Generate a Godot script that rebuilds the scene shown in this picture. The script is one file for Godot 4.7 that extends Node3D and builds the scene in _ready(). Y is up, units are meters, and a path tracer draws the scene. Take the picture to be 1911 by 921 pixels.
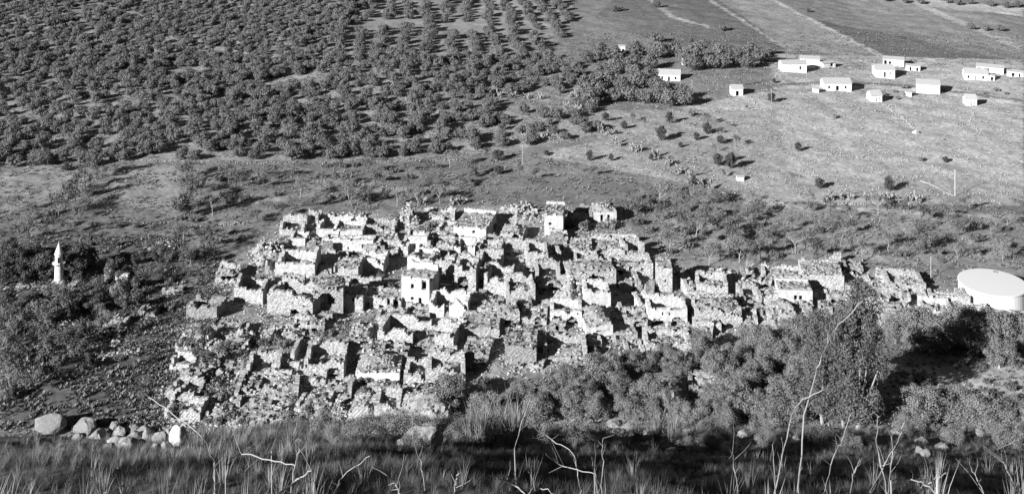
extends Node3D

# ---------------------------------------------------------------- frame of the photograph
const EYE := Vector3(0, 104, 0)
const FOCAL := 2172.0            # pixels of the 1911 x 921 photograph
const HORIZON := -410.0          # pixel row of the horizon: upright things stand upright in the photograph, so the camera is level and the picture its lower part
var rng := RandomNumberGenerator.new()
var broad := FastNoiseLite.new()
var mid := FastNoiseLite.new()
var fine := FastNoiseLite.new()
var mats := {}
var used_names := {}
var rubble_at: Array[Transform3D] = []
var rubble_tone := PackedFloat32Array()
var footprints: Array[Vector3] = []      # x, z and radius of what already stands in the village
var weed_at: Array[Transform3D] = []
var weed_tone := PackedFloat32Array()
var village_zone := PackedVector2Array([Vector2(400,520),Vector2(500,430),Vector2(540,400),Vector2(760,390),Vector2(1010,382),Vector2(1160,400),Vector2(1200,450),Vector2(1262,480),Vector2(1290,525),Vector2(1430,505),Vector2(1640,500),Vector2(1800,545),Vector2(1911,565),Vector2(1911,600),Vector2(1720,605),Vector2(1400,622),Vector2(1300,680),Vector2(1100,690),Vector2(950,700),Vector2(850,790),Vector2(300,790),Vector2(340,700),Vector2(350,600)])

# ---------------------------------------------------------------- mesh collector
class MB:
	var v := PackedVector3Array()
	var i := PackedInt32Array()
	var n := PackedVector3Array()
	var c := PackedColorArray()
	func quad(a: Vector3, b: Vector3, cc: Vector3, d: Vector3) -> void:
		var k := v.size()
		v.append(a); v.append(b); v.append(cc); v.append(d)
		i.append(k); i.append(k + 1); i.append(k + 2); i.append(k); i.append(k + 2); i.append(k + 3)
	func tri(a: Vector3, b: Vector3, cc: Vector3) -> void:
		var k := v.size()
		v.append(a); v.append(b); v.append(cc)
		i.append(k); i.append(k + 1); i.append(k + 2)
	func box(o: Vector3, x: Vector3, y: Vector3, z: Vector3) -> void:   # o is a corner
		quad(o, o + y, o + x + y, o + x)
		quad(o + z, o + x + z, o + x + y + z, o + y + z)
		quad(o, o + z, o + y + z, o + y)
		quad(o + x, o + x + y, o + x + y + z, o + x + z)
		quad(o + y, o + y + z, o + x + y + z, o + x + y)
		quad(o, o + x, o + x + z, o + z)
	func tube(pts: Array, radii: Array, sides := 5) -> void:
		var k0 := v.size()
		for p in pts.size():
			var dir: Vector3 = (pts[mini(p + 1, pts.size() - 1)] - pts[maxi(p - 1, 0)]).normalized()
			var side := dir.cross(Vector3(0.31, 0.17, 0.93)).normalized()
			var up := dir.cross(side)
			for s in sides:
				var a := TAU * s / sides
				v.append(pts[p] + (side * cos(a) + up * sin(a)) * float(radii[p]))
		for p in pts.size() - 1:
			for s in sides:
				var a := k0 + p * sides + s
				var b := k0 + p * sides + (s + 1) % sides
				i.append(a); i.append(a + sides); i.append(b)
				i.append(b); i.append(a + sides); i.append(b + sides)
	func mesh(m: Material) -> ArrayMesh:
		var arr := []
		arr.resize(Mesh.ARRAY_MAX)
		arr[Mesh.ARRAY_VERTEX] = v
		arr[Mesh.ARRAY_INDEX] = i
		if n.size() == v.size(): arr[Mesh.ARRAY_NORMAL] = n
		if c.size() == v.size(): arr[Mesh.ARRAY_COLOR] = c
		var out := ArrayMesh.new()
		out.add_surface_from_arrays(Mesh.PRIMITIVE_TRIANGLES, arr)
		out.surface_set_material(0, m)
		return out

# ---------------------------------------------------------------- names, labels
func numbered(called: String) -> String:
	var k: int = used_names.get(called, 0)
	used_names[called] = k + 1
	return called if k == 0 else "%s_%03d" % [called, k]

func tag(o: Node, label: String, category: String, group := "") -> Node:
	o.set_meta("label", label)
	o.set_meta("category", category)
	if group: o.set_meta("group", group)
	return o

func thing(called: String, label: String, category: String, group := "", at := Vector3.ZERO) -> Node3D:
	var o := Node3D.new()
	o.name = numbered(called)
	o.position = at
	add_child(o)
	tag(o, label, category, group)
	return o

func part(called: String, m: Mesh, parent: Node) -> MeshInstance3D:
	var o := MeshInstance3D.new()
	o.name = called
	o.mesh = m
	parent.add_child(o, true)
	return o

func single(called: String, m: Mesh, label: String, category: String, group := "", at := Vector3.ZERO) -> MeshInstance3D:
	var o := MeshInstance3D.new()
	o.name = numbered(called)
	o.mesh = m
	o.position = at
	add_child(o)
	tag(o, label, category, group)
	return o

func scatter(called: String, m: Mesh, places: Array[Transform3D], tones: PackedFloat32Array, label: String, category: String, parent: Node = null) -> void:
	var mm := MultiMesh.new()
	mm.transform_format = MultiMesh.TRANSFORM_3D
	mm.use_colors = tones.size() == places.size()
	mm.mesh = m
	mm.instance_count = places.size()
	for k in places.size():
		mm.set_instance_transform(k, places[k])
		if mm.use_colors: mm.set_instance_color(k, Color(tones[k], tones[k], tones[k]))
	var o := MultiMeshInstance3D.new()
	o.multimesh = mm
	o.set_meta("kind", "stuff")
	if parent:
		o.name = called
		parent.add_child(o, true)
	else:
		o.name = numbered(called)
		add_child(o)
		tag(o, label, category)

# ---------------------------------------------------------------- land
const SLOPE := [Vector2(-400, 180), Vector2(-60, 138), Vector2(0, 102.3), Vector2(12, 96.8), Vector2(38, 82.8), Vector2(48, 73), Vector2(60, 63), Vector2(100, 31), Vector2(140, 8), Vector2(165, 1.5), Vector2(185, 0), Vector2(1e5, 0)]

func hgt(x: float, z: float) -> float:
	var d := -z
	var y := 0.0
	if d < 185.0:
		var dd := d
		if d > 8.0 and d < 100.0:
			dd = d + mid.get_noise_1d(x * 1.3) * 1.0 * smoothstep(14.0, 36.0, d)
		for k in SLOPE.size() - 1:
			if dd < SLOPE[k + 1].x:
				y = lerpf(SLOPE[k].y, SLOPE[k + 1].y, (dd - SLOPE[k].x) / (SLOPE[k + 1].x - SLOPE[k].x))
				break
		if d < 60.0:
			y -= (0.07 * maxf(0.0, x + 2.0) * (1.0 - smoothstep(22.0, 37.0, d)) + 0.02 * maxf(0.0, -4.0 - x)) * smoothstep(6.0, 14.0, d) * (1.0 - smoothstep(40.0, 60.0, d))
		if d < 60.0:
			y += fine.get_noise_2d(x * 2.0, z * 2.0) * 0.22 + mid.get_noise_2d(x * 2.0, z * 2.0) * 0.22 * smoothstep(6.0, 14.0, d)
	if d > 120.0:
		var w := smoothstep(120.0, 200.0, d)
		y += w * (broad.get_noise_2d(x, z) * 1.8 + mid.get_noise_2d(x, z) * 0.3 + fine.get_noise_2d(x * 0.5, z * 0.5) * 0.16)
		if d > 600.0:
			y += smoothstep(600.0, 2500.0, d) * 60.0
	return y

func aim(px: float, py: float) -> Vector3:
	return Vector3((px - 955.5) / FOCAL, -(py - HORIZON) / FOCAL, -1.0).normalized()

func gp(px: float, py: float, near := false) -> Vector3:
	var r := aim(px, py)
	var t := 3.0 if near else maxf(150.0, (EYE.y - 5.0) / maxf(0.02, -r.y))
	var step := 0.4 if near else 1.5
	var last := t
	while t < 1500.0:
		var p := EYE + r * t
		if p.y < hgt(p.x, p.z): break
		last = t
		t += step
	for k in 12:
		var m := (last + t) * 0.5
		var p := EYE + r * m
		if p.y < hgt(p.x, p.z): t = m
		else: last = m
	return EYE + r * t

func proj(p: Vector3) -> Vector2:
	var d := EYE.z - p.z
	if d < 0.5: return Vector2(-9999, -9999)
	return Vector2(955.5 + (p.x - EYE.x) / d * FOCAL, HORIZON + (EYE.y - p.y) / d * FOCAL)

func metres(px: float, at: Vector3) -> float:     # what px photograph pixels measure at that point
	return px / FOCAL * (EYE.z - at.z)

func on_ground(x: float, z: float) -> Vector3:
	return Vector3(x, hgt(x, z), z)

func zone(pts: Array) -> PackedVector2Array:
	var a := PackedVector2Array()
	for k in range(0, pts.size(), 2): a.append(Vector2(pts[k], pts[k + 1]))
	return a

# ---------------------------------------------------------------- materials (greys: the place is known from a black and white picture)
func noise_image(size: int, kind: int, freq: float, sd: int, octaves := 3) -> PackedByteArray:
	var f := FastNoiseLite.new()
	f.noise_type = kind
	f.frequency = freq
	f.seed = sd
	f.fractal_octaves = octaves
	if kind == FastNoiseLite.TYPE_CELLULAR:
		f.cellular_return_type = FastNoiseLite.RETURN_CELL_VALUE
		f.fractal_type = FastNoiseLite.FRACTAL_NONE
	var im := f.get_seamless_image(size, size)
	im.convert(Image.FORMAT_L8)
	return im.get_data()

func grey_texture(size: int, layers: Array, lo: float, hi: float) -> ImageTexture:   # layers: [bytes, weight]; lo and hi are linear values
	var out := PackedByteArray()
	out.resize(size * size)
	var total := 0.0
	for l in layers: total += l[1]
	for k in size * size:
		var s := 0.0
		for l in layers: s += l[0][k] * float(l[1])
		var g := lerpf(lo, hi, clampf((s / total / 255.0 - 0.5) * 1.6 + 0.5, 0, 1))
		out[k] = int(255.0 * Color(g, g, g).linear_to_srgb().r)
	return ImageTexture.create_from_image(Image.create_from_data(size, size, false, Image.FORMAT_L8, out))

func mat(called: String, grey: float, tex: Texture2D = null, scale := 0.25, rough := 0.95, tinted := false) -> StandardMaterial3D:
	var m := StandardMaterial3D.new()
	m.resource_name = called
	m.albedo_color = Color(grey, grey, grey).linear_to_srgb()
	m.roughness = rough
	m.metallic_specular = 0.2
	m.cull_mode = BaseMaterial3D.CULL_DISABLED
	if tex:
		m.albedo_texture = tex
		m.uv1_triplanar = true
		m.uv1_world_triplanar = true
		m.uv1_scale = Vector3.ONE * scale
	if tinted: m.vertex_color_use_as_albedo = true
	mats[called] = m
	return m

func make_materials() -> void:
	var cells := noise_image(512, FastNoiseLite.TYPE_CELLULAR, 0.045, 3)
	var cells_b := noise_image(512, FastNoiseLite.TYPE_CELLULAR, 0.09, 8)
	var soft := noise_image(512, FastNoiseLite.TYPE_SIMPLEX_SMOOTH, 0.012, 5, 4)
	var grain := noise_image(512, FastNoiseLite.TYPE_SIMPLEX, 0.11, 6, 2)
	var masonry := grey_texture(512, [[cells, 1.0], [cells_b, 0.6], [soft, 0.9], [grain, 0.7]], 0.16, 1.0)
	var plaster := grey_texture(512, [[soft, 1.2], [grain, 0.3], [cells, 0.35], [cells_b, 0.2]], 0.5, 1.0)
	var soil := grey_texture(512, [[soft, 1.2], [grain, 1.0], [cells_b, 0.5]], 0.42, 1.0)
	mat("stone", 0.41, masonry, 0.17)
	mat("pale_stone", 0.48, masonry, 0.2)
	mat("grey_stone", 0.3, masonry, 0.21)
	mat("plaster", 0.47, plaster, 0.13)
	mat("whitewash", 0.68, plaster, 0.1)
	mat("earth", 0.3, soil, 0.23)
	mat("rubble", 0.36, masonry, 0.33)
	mat("soil", 1.0, soil, 0.11, 0.97, true)
	mat("boulder", 0.28, masonry, 0.8)
	mat("white_boulder", 0.45, plaster, 1.1)
	mat("loose_stone", 1.0, null, 1, 0.95, true)
	mat("weed", 1.0, null, 1, 0.95, true)
	mat("bark", 0.16, soil, 0.7)
	mat("pale_bark", 0.34, soil, 0.7)
	mat("dark_bark", 0.07, soil, 0.7)
	mat("field_stone", 0.42, masonry, 0.5)
	mat("stalk", 0.25)
	mat("tank_paint", 0.5)
	mat("twig", 0.2)
	for l in [["olive_leaf", 0.12], ["olive_leaf_dark", 0.1], ["near_leaf", 0.145], ["gum_leaf", 0.085], ["dark_leaf", 0.06], ["dry_leaf", 0.15], ["cactus", 0.22]]:
		var m := mat(l[0], l[1], null, 1, 0.7)
		m.backlight_enabled = true
		m.backlight = Color(0.25, 0.25, 0.25)
	mat("timber", 0.3)
	mat("roof_sheet", 0.4, plaster, 0.4)

# ---------------------------------------------------------------- plants
func leaves(mb: MB, centre: Vector3, r: Vector3, count: int, size: float, r_: RandomNumberGenerator, droop := 0.0) -> void:
	for k in count:
		var dir := Vector3(r_.randfn(), r_.randfn() * 0.9 + 0.15, r_.randfn()).normalized()
		var p := centre + dir * r * r_.randf_range(0.62, 1.08)
		var nrm := (dir + Vector3(r_.randfn(), r_.randfn(), r_.randfn()) * 0.38).normalized()
		var a := nrm.cross(Vector3(r_.randfn(), r_.randfn(), r_.randfn())).normalized()
		if droop > 0.0: a = (a + Vector3.DOWN * droop).normalized()
		var b := nrm.cross(a).normalized()
		var s := size * r_.randf_range(0.6, 1.3)
		mb.quad(p - a * s, p + b * s * 0.5, p + a * s, p - b * s * 0.5)

func crown_lobes(w: float, h: float, y0: float, count: int, r_: RandomNumberGenerator, lobe: float) -> Array:
	var out := []
	for k in count:
		var a := r_.randf() * TAU
		var t := r_.randf()
		var ring := sqrt(r_.randf())
		var prof := sqrt(maxf(0.0, 1.0 - pow(2.0 * t - 0.9, 2.0) * 0.62))
		out.append([Vector3(cos(a) * w * 0.5 * ring * prof, y0 + h * t, sin(a) * w * 0.5 * ring * prof), lobe * r_.randf_range(0.7, 1.25)])
	return out

func tree_meshes(sd: int, w: float, h: float, trunk_h: float, lobes: int, lobe: float, per: int, leaf: float, leaf_mat: String, bark_mat: String, trunk_r: float, droop := 0.0) -> Array:
	var r_ := RandomNumberGenerator.new()
	r_.seed = sd
	var crown := MB.new()
	var wood := MB.new()
	var ls := crown_lobes(w - lobe * 1.6, h - trunk_h - lobe * 1.6, trunk_h + lobe * 0.8, lobes, r_, lobe)
	for l in ls:
		leaves(crown, l[0], Vector3(1, 0.85 + droop * 0.5, 1) * float(l[1]), per, leaf, r_, droop)
	var lean := Vector3(r_.randf_range(-0.2, 0.2), 0, r_.randf_range(-0.2, 0.2)) * trunk_h
	wood.tube([Vector3(0, -0.4, 0), Vector3(0, 0.15, 0), lean * 0.6 + Vector3.UP * trunk_h * 0.6, lean + Vector3.UP * trunk_h], [trunk_r * 1.5, trunk_r * 1.1, trunk_r * 0.85, trunk_r * 0.7], 6)
	for k in mini(7, ls.size()):
		var e: Vector3 = ls[k][0]
		wood.tube([lean + Vector3.UP * trunk_h * 0.9, (lean + Vector3.UP * trunk_h + e) * 0.5 + Vector3(0, -0.15, 0), e], [trunk_r * 0.55, trunk_r * 0.35, trunk_r * 0.12], 4)
	return [wood.mesh(mats[bark_mat]), crown.mesh(mats[leaf_mat])]

func branch(wood: MB, tips: Array, p: Vector3, dir: Vector3, length: float, rad: float, depth: int, r_: RandomNumberGenerator) -> void:
	var q := p + dir * length * 0.5 + Vector3(r_.randfn(), r_.randfn(), r_.randfn()) * length * 0.05
	var e := p + dir * length
	wood.tube([p, q, e], [rad, rad * 0.8, rad * 0.6], 4 if depth > 2 else 3)
	if depth == 0:
		tips.append(e)
		return
	for k in r_.randi_range(2, 4):
		var nd := (dir + Vector3(r_.randfn(), r_.randfn() * 0.6 + 0.2, r_.randfn()) * 0.6).normalized()
		branch(wood, tips, p.lerp(e, r_.randf_range(0.6, 1.0)), nd, length * r_.randf_range(0.6, 0.85), rad * 0.55, depth - 1, r_)

func bare_tree_meshes(sd: int, h: float, rad: float, bark_mat: String, leaf_mat: String, per_tip: int, leaf: float, spread_r: float, depth := 4, stems := 1) -> Array:
	var r_ := RandomNumberGenerator.new()
	r_.seed = sd
	var wood := MB.new()
	var crown := MB.new()
	var tips := []
	for s in stems:
		branch(wood, tips, Vector3(r_.randfn() * 0.15 * (stems - 1), -0.3, r_.randfn() * 0.15 * (stems - 1)), (Vector3.UP + Vector3(r_.randfn(), 0, r_.randfn()) * (0.12 if stems == 1 else 0.4)).normalized(), h * 0.36, rad, depth, r_)
	for t in tips:
		leaves(crown, t, Vector3.ONE * spread_r, per_tip, leaf, r_)
	return [wood.mesh(mats[bark_mat]), crown.mesh(mats[leaf_mat])]

func bush_mesh(sd: int, w: float, h: float, lobes: int, per: int, leaf: float, leaf_mat: String) -> Array:
	var r_ := RandomNumberGenerator.new()
	r_.seed = sd
	var crown := MB.new()
	var wood := MB.new()
	for k in lobes:
		var a := r_.randf() * TAU
		var q := sqrt(r_.randf()) * 0.5
		var c := Vector3(cos(a) * q * w, r_.randf_range(0.25, 0.75) * h, sin(a) * q * w)
		leaves(crown, c, Vector3.ONE * w * 0.2, per, leaf, r_)
		wood.tube([Vector3(0, -0.2, 0), c * 0.5, c], [0.05, 0.04, 0.015], 3)
	return [wood.mesh(mats["dark_bark"]), crown.mesh(mats[leaf_mat])]

func plant(called: String, meshes: Array, at: Vector3, scale: float, label: String, category: String, group := "", tall := 1.0) -> Node3D:
	var o := thing(called, label, category, group, at)
	o.rotation.y = rng.randf() * TAU
	o.scale = Vector3(scale, scale * tall, scale)
	part("stems" if category == "bush" else "trunk", meshes[0], o)
	part("foliage" if category == "bush" else "crown", meshes[1], o)
	return o

func cactus_mesh(sd: int) -> ArrayMesh:
	var r_ := RandomNumberGenerator.new()
	r_.seed = sd
	var mb := MB.new()
	var bases := [Vector3(0, 0, 0), Vector3(0.5, 0, 0.3), Vector3(-0.5, 0, 0.2), Vector3(0.1, 0, -0.5)]
	for k in 34:
		var b: Vector3 = bases[r_.randi() % bases.size()]
		var up := (Vector3.UP + Vector3(r_.randfn(), 0, r_.randfn()) * 0.45).normalized()
		var side := up.cross(Vector3(r_.randfn(), 0.1, r_.randfn())).normalized()
		var s := r_.randf_range(0.28, 0.42)
		var c := b + up * s
		var thick := side.cross(up).normalized() * 0.05
		var ring := []
		for a in 8: ring.append(c + side * cos(TAU * a / 8) * s * 0.62 + up * sin(TAU * a / 8) * s)
		for a in 8:
			mb.tri(c + thick, ring[a], ring[(a + 1) % 8])
			mb.tri(c - thick, ring[(a + 1) % 8], ring[a])
		bases.append(b + up * s * 1.8)
		if bases.size() > 16: bases.remove_at(r_.randi() % 4)
	return mb.mesh(mats["cactus"])

# ---------------------------------------------------------------- masonry
# A wall A-B as a grid of small blocks: ragged top, real openings, thickness towards `inward`.
func wall(parent: Node, called: String, a: Vector3, b: Vector3, base: float, top: Callable, inward: Vector3, thick: float, openings: Array, m: Material, rough: float, tallest: float) -> void:
	var flat_b := Vector3(b.x, 0, b.z)
	var flat_a := Vector3(a.x, 0, a.z)
	var length := flat_a.distance_to(flat_b)
	if length < 0.5: return
	var foot := 0.9
	var cell := 0.32
	var nu := maxi(2, roundi(length / cell))
	var nv := maxi(2, ceili((tallest + foot) / cell))
	var dir := (flat_b - flat_a) / length
	var solid := PackedByteArray()
	solid.resize(nu * nv)
	for iu in nu:
		var u := (iu + 0.5) / nu
		var t: float = top.call(u)
		for iv in nv:
			var y := (iv + 0.5) * cell - foot
			var ok := y < t
			if ok and y > -0.2:
				for o in openings:
					var u0: float = o[0] * length
					var u1: float = o[1] * length
					var x := u * length
					if x > u0 and x < u1 and y > o[2] and y < o[3]:
						if o.size() > 4 and o[4]:
							var hw := (u1 - u0) * 0.5
							var spring := maxf(o[2], o[3] - hw)
							if y < spring or Vector2((x - u0 - hw) / hw, (y - spring) / (o[3] - spring)).length() < 1.0: ok = false
						else: ok = false
			solid[iu + iv * nu] = 1 if ok else 0
	var fr := PackedVector3Array()
	var bk := PackedVector3Array()
	for iv in nv + 1:
		for iu in nu + 1:
			var j := rough
			var edge := iu == 0 or iu == nu
			var p := flat_a + dir * (length * iu / nu + (0.0 if edge else rng.randf_range(-1, 1) * j * 0.5)) + Vector3.UP * (base + iv * cell - foot + rng.randf_range(-1, 1) * j)
			fr.append(p - inward * (rng.randf_range(-0.5, 1) * j))
			bk.append(p + inward * (thick + rng.randf_range(-0.5, 1) * j))
	var mb := MB.new()
	var w := nu + 1
	for iv in nv:
		for iu in nu:
			if not solid[iu + iv * nu]: continue
			var k := iu + iv * w
			mb.quad(fr[k], fr[k + w], fr[k + w + 1], fr[k + 1])
			mb.quad(bk[k], bk[k + 1], bk[k + w + 1], bk[k + w])
			if iu == 0 or not solid[iu - 1 + iv * nu]: mb.quad(fr[k], bk[k], bk[k + w], fr[k + w])
			if iu == nu - 1 or not solid[iu + 1 + iv * nu]: mb.quad(fr[k + 1], fr[k + w + 1], bk[k + w + 1], bk[k + 1])
			if iv == nv - 1 or not solid[iu + (iv + 1) * nu]: mb.quad(fr[k + w], bk[k + w], bk[k + w + 1], fr[k + w + 1])
			if iv > 0 and not solid[iu + (iv - 1) * nu]: mb.quad(fr[k], fr[k + 1], bk[k + 1], bk[k])
	if mb.v.size(): part(called, mb.mesh(m), parent)

func ragged(h: float, rag: float, shape: Array, length: float) -> Callable:
	var s := rng.randi() % 10000
	var n := FastNoiseLite.new()
	n.seed = s
	n.frequency = 0.28
	n.fractal_octaves = 3
	var steps := PackedFloat32Array()
	for k in 64: steps.append(rng.randf())
	return func(u: float) -> float:
		var k := 1.0
		if shape.size() > 1:
			var f := u * (shape.size() - 1)
			var q := mini(int(f), shape.size() - 2)
			k = lerpf(shape[q], shape[q + 1], f - q)
		var bite := clampf(n.get_noise_1d(u * length) * 1.5 + 0.25, 0.0, 1.0)
		return h * k * (1.0 - rag * 0.6 * bite) - steps[int(u * length / 0.6) % 64] * (0.12 + rag * 0.35)

# spec: x0, y0, x1, y1 (front foot line in the photograph), height in photograph pixels, depth in metres, label, options
func house(x0: float, y0: float, x1: float, y1: float, hp: float, depth: float, label: String, o := {}) -> Node3D:
	if not o.has("exact"):      # a pixel up or down turns a far wall a lot: take only part of the slope read from the photograph
		var ym := (y0 + y1) * 0.5
		var turn := (y1 - y0) * 0.5 * 0.4 + (x1 - x0) * 0.022
		y0 = ym - turn
		y1 = ym + turn
	var a := gp(x0, y0)
	var b := gp(x1, y1)
	var right := Vector3(b.x - a.x, 0, b.z - a.z)
	var length := right.length()
	right /= length
	var back := Vector3(right.z, 0, -right.x)
	if o.has("skew"): back = back.rotated(Vector3.UP, deg_to_rad(o.skew))
	var h := metres(hp, a) * (0.92 if o.get("rough", 0.075) > 0.024 else 1.0)
	var base := (a.y + b.y) * 0.5
	var root := thing("ruined_house", label, "ruin", o.get("group", "ruined houses of the village"), Vector3(a.x, base, a.z))
	var inv := root.position
	var mid_p := a + right * length * 0.5 + back * depth * 0.5
	footprints.append(Vector3(mid_p.x, mid_p.z, maxf(length, depth) * 0.5))
	var rag: float = o.get("rag", 0.45) + (0.14 if o.get("rough", 0.075) > 0.024 else 0.03)
	var m: Material = mats[o.get("mat", "stone")]
	var m2: Material = m
	var th: float = o.get("thick", 0.65)
	var rough: float = o.get("rough", 0.075)
	var pa := Vector3.ZERO
	var pb := right * length
	var pd := back * depth
	var ops := []
	for q in o.get("op", []): ops.append([q[0], q[1], q[2] * h, q[3] * h, q.size() > 4])
	var bops := []
	for q in o.get("bop", []): bops.append([q[0], q[1], q[2] * h, q[3] * h, q.size() > 4])
	var rops := []
	for q in o.get("rop", []): rops.append([q[0], q[1], q[2] * h, q[3] * h, q.size() > 4])
	var fk: float = o.get("front", 1.0)
	var bkf: float = o.get("back", 1.0)
	var lf: float = o.get("left", 0.9)
	var rf: float = o.get("right", 0.9)
	var most: float = h * maxf(1.0, maxf(maxf(fk, bkf), maxf(lf, rf))) * o.get("peak", 1.0)
	if fk > 0.05: wall(root, "front_wall", pa, pb, 0, ragged(h * fk, rag, o.get("shape", []), length), back, th, ops, m, rough, most)
	if bkf > 0.05: wall(root, "back_wall", pa + pd, pb + pd, 0, ragged(h * bkf, rag, o.get("bshape", []), length), -back, th, bops, m2, 0.08, most)
	var ins := back * th
	if lf > 0.05: wall(root, "side_wall", pa + ins, pa + pd - ins, 0, ragged(h * lf, rag, o.get("lshape", []), depth), right, th, [], m2, 0.08, most)
	if rf > 0.05: wall(root, "side_wall", pb + ins, pb + pd - ins, 0, ragged(h * rf, rag, o.get("rshape", []), depth), -right, th, rops, m2, 0.08, most)
	for q in o.get("cross", []):
		wall(root, "partition_wall", pa + right * length * float(q) + ins, pa + right * length * float(q) + pd - ins, 0, ragged(h * 0.8, 0.8, [], depth), right, 0.5, [], m2, 0.09, most)
	# roof or fallen filling
	var fill: float = o.get("fill", -1.0)
	if fill > 0.55 and o.get("fmat", "") == "rubble" and o.get("rough", 0.075) > 0.024 and footprints.size() % 5 < 3:
		fill = 0.3      # most of the stone roofs have fallen in
	var roofed := fill > 0.55
	if fill < 0.0: fill = 0.1
	var dome: float = o.get("dome", 0.0) if roofed else 0.6
	var bump: float = o.get("bump", 0.4 if roofed else 0.5)
	var fm: String = o.get("fmat", "earth" if roofed else "rubble")
	var mb := MB.new()
	var nx := maxi(3, int(length / 0.55))
	var nz := maxi(3, int(depth / 0.55))
	var grid := PackedVector3Array()
	var sd := rng.randi() % 1000
	for iz in nz + 1:
		for ix in nx + 1:
			var u := float(ix) / nx
			var v := float(iz) / nz
			var p := pa + right * lerpf(0.08, length - 0.08, u) + back * lerpf(0.08, depth - 0.08, v)
			var bow := (1.0 - pow(2.0 * u - 1.0, 2)) * (1.0 - pow(2.0 * v - 1.0, 2))
			var e := fine.get_noise_2d(p.x * 2.6 + sd, p.z * 2.6)
			var y := fill * h - (0.25 if roofed else 0.0) + dome * bow + e * bump + rng.randf_range(-1, 1) * 0.07
			if not roofed: y = maxf(y, hgt(inv.x + p.x, inv.z + p.z) - base + 0.06 + maxf(0.0, e) * bump)
			grid.append(p + Vector3.UP * y)
	for iz in nz:
		for ix in nx:
			var k := ix + iz * (nx + 1)
			mb.quad(grid[k], grid[k + nx + 1], grid[k + nx + 2], grid[k + 1])
			var stones := 0.34 if fm == "rubble" else 0.12
			if rng.randf() < stones:
				put_stone(inv + grid[k].lerp(grid[k + nx + 2], rng.randf()), rng.randf_range(0.12, 0.3), rng.randf_range(0.13, 0.36))
			if rng.randf() < o.get("weeds", 0.08):
				weed_at.append(Transform3D(Basis(Vector3.UP, rng.randf() * TAU).scaled(Vector3.ONE * rng.randf_range(0.5, 1.1)), inv + grid[k]))
				weed_tone.append(rng.randf_range(0.1, 0.3))
	part("roof" if roofed else "fallen_rubble", mb.mesh(mats[fm]), root)
	# fallen stones round the foot
	for k in int(length * o.get("spill", 3.5)):
		var u := rng.randf_range(-0.15, 1.15)
		var p := inv + pa + right * length * u - back * absf(rng.randfn()) * 1.1 + Vector3(0, 0, 0)
		put_stone(on_ground(p.x, p.z), rng.randf_range(0.1, 0.32), rng.randf_range(0.13, 0.36))
	return root

func small_rooms(area: PackedVector2Array, count: int, label: String, group: String) -> void:   # low roofless rooms in the gaps between the larger ruins
	var tries := 0
	var made := 0
	var r := Rect2(area[0], Vector2.ZERO)
	for q in area: r = r.expand(q)
	while made < count and tries < 9000:
		tries += 1
		var q := Vector2(rng.randf_range(r.position.x, r.end.x), rng.randf_range(r.position.y, r.end.y))
		if not Geometry2D.is_point_in_polygon(q, area): continue
		var p := gp(q.x, q.y)
		var free := true
		for f in footprints:
			if Vector2(f.x - p.x, f.y - p.z).length() < f.z * 0.78 + 1.5: free = false; break
		if not free: continue
		var w := rng.randf_range(2.6, 5.2)
		var half := w * 0.5 / metres(1.0, p)
		house(q.x - half, q.y + 3.0, q.x + half, q.y + 3.0, rng.randf_range(1.3, 3.1) / metres(1.0, p), rng.randf_range(2.6, 4.6), label, {"rag": rng.randf_range(0.55, 0.95), "mat": ["stone", "pale_stone", "pale_stone", "grey_stone"][rng.randi() % 4], "skew": rng.randf_range(-14, 14), "front": rng.randf_range(0.35, 1.0), "back": rng.randf_range(0.5, 1.1), "left": rng.randf_range(0.2, 1.0), "right": rng.randf_range(0.2, 1.0), "fill": rng.randf_range(0.05, 0.5), "thick": 0.5, "rough": 0.09, "spill": 6.0, "op": [[0.3, 0.6, 0.0, 0.75, true]] if rng.randf() < 0.4 else [], "group": group})
		made += 1

func put_stone(p: Vector3, s: float, tone: float) -> void:
	rubble_at.append(Transform3D(Basis(Vector3(rng.randfn(), rng.randfn(), rng.randfn()).normalized(), rng.randf() * TAU).scaled(Vector3(rng.randf_range(0.8, 1.4), rng.randf_range(0.6, 1.0), 1.0) * s), p))
	rubble_tone.append(tone)

func rock_mesh(sd: int, r: Vector3, detail: int, amount: float, m: Material) -> ArrayMesh:
	var f := FastNoiseLite.new()
	f.seed = sd
	f.frequency = 0.9
	f.fractal_octaves = 3
	var s := SphereMesh.new()
	s.radial_segments = detail * 2
	s.rings = detail
	var arr := s.get_mesh_arrays()
	var vs: PackedVector3Array = arr[Mesh.ARRAY_VERTEX]
	var mb := MB.new()
	for p in vs:
		var q := p * 2.0
		q = q * (1.0 + f.get_noise_3dv(q * 1.1) * amount)
		# flatten a few sides so that it breaks into faces
		for k in 5:
			var n := Vector3(sin(sd * 1.7 + k * 2.1), sin(sd * 0.9 + k * 1.3), cos(sd * 2.3 + k * 1.7)).normalized()
			var d := q.dot(n) - 0.72
			if d > 0.0: q -= n * d * 0.85
		mb.v.append(q * r)
	mb.i = arr[Mesh.ARRAY_INDEX]
	return mb.mesh(m)

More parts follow.
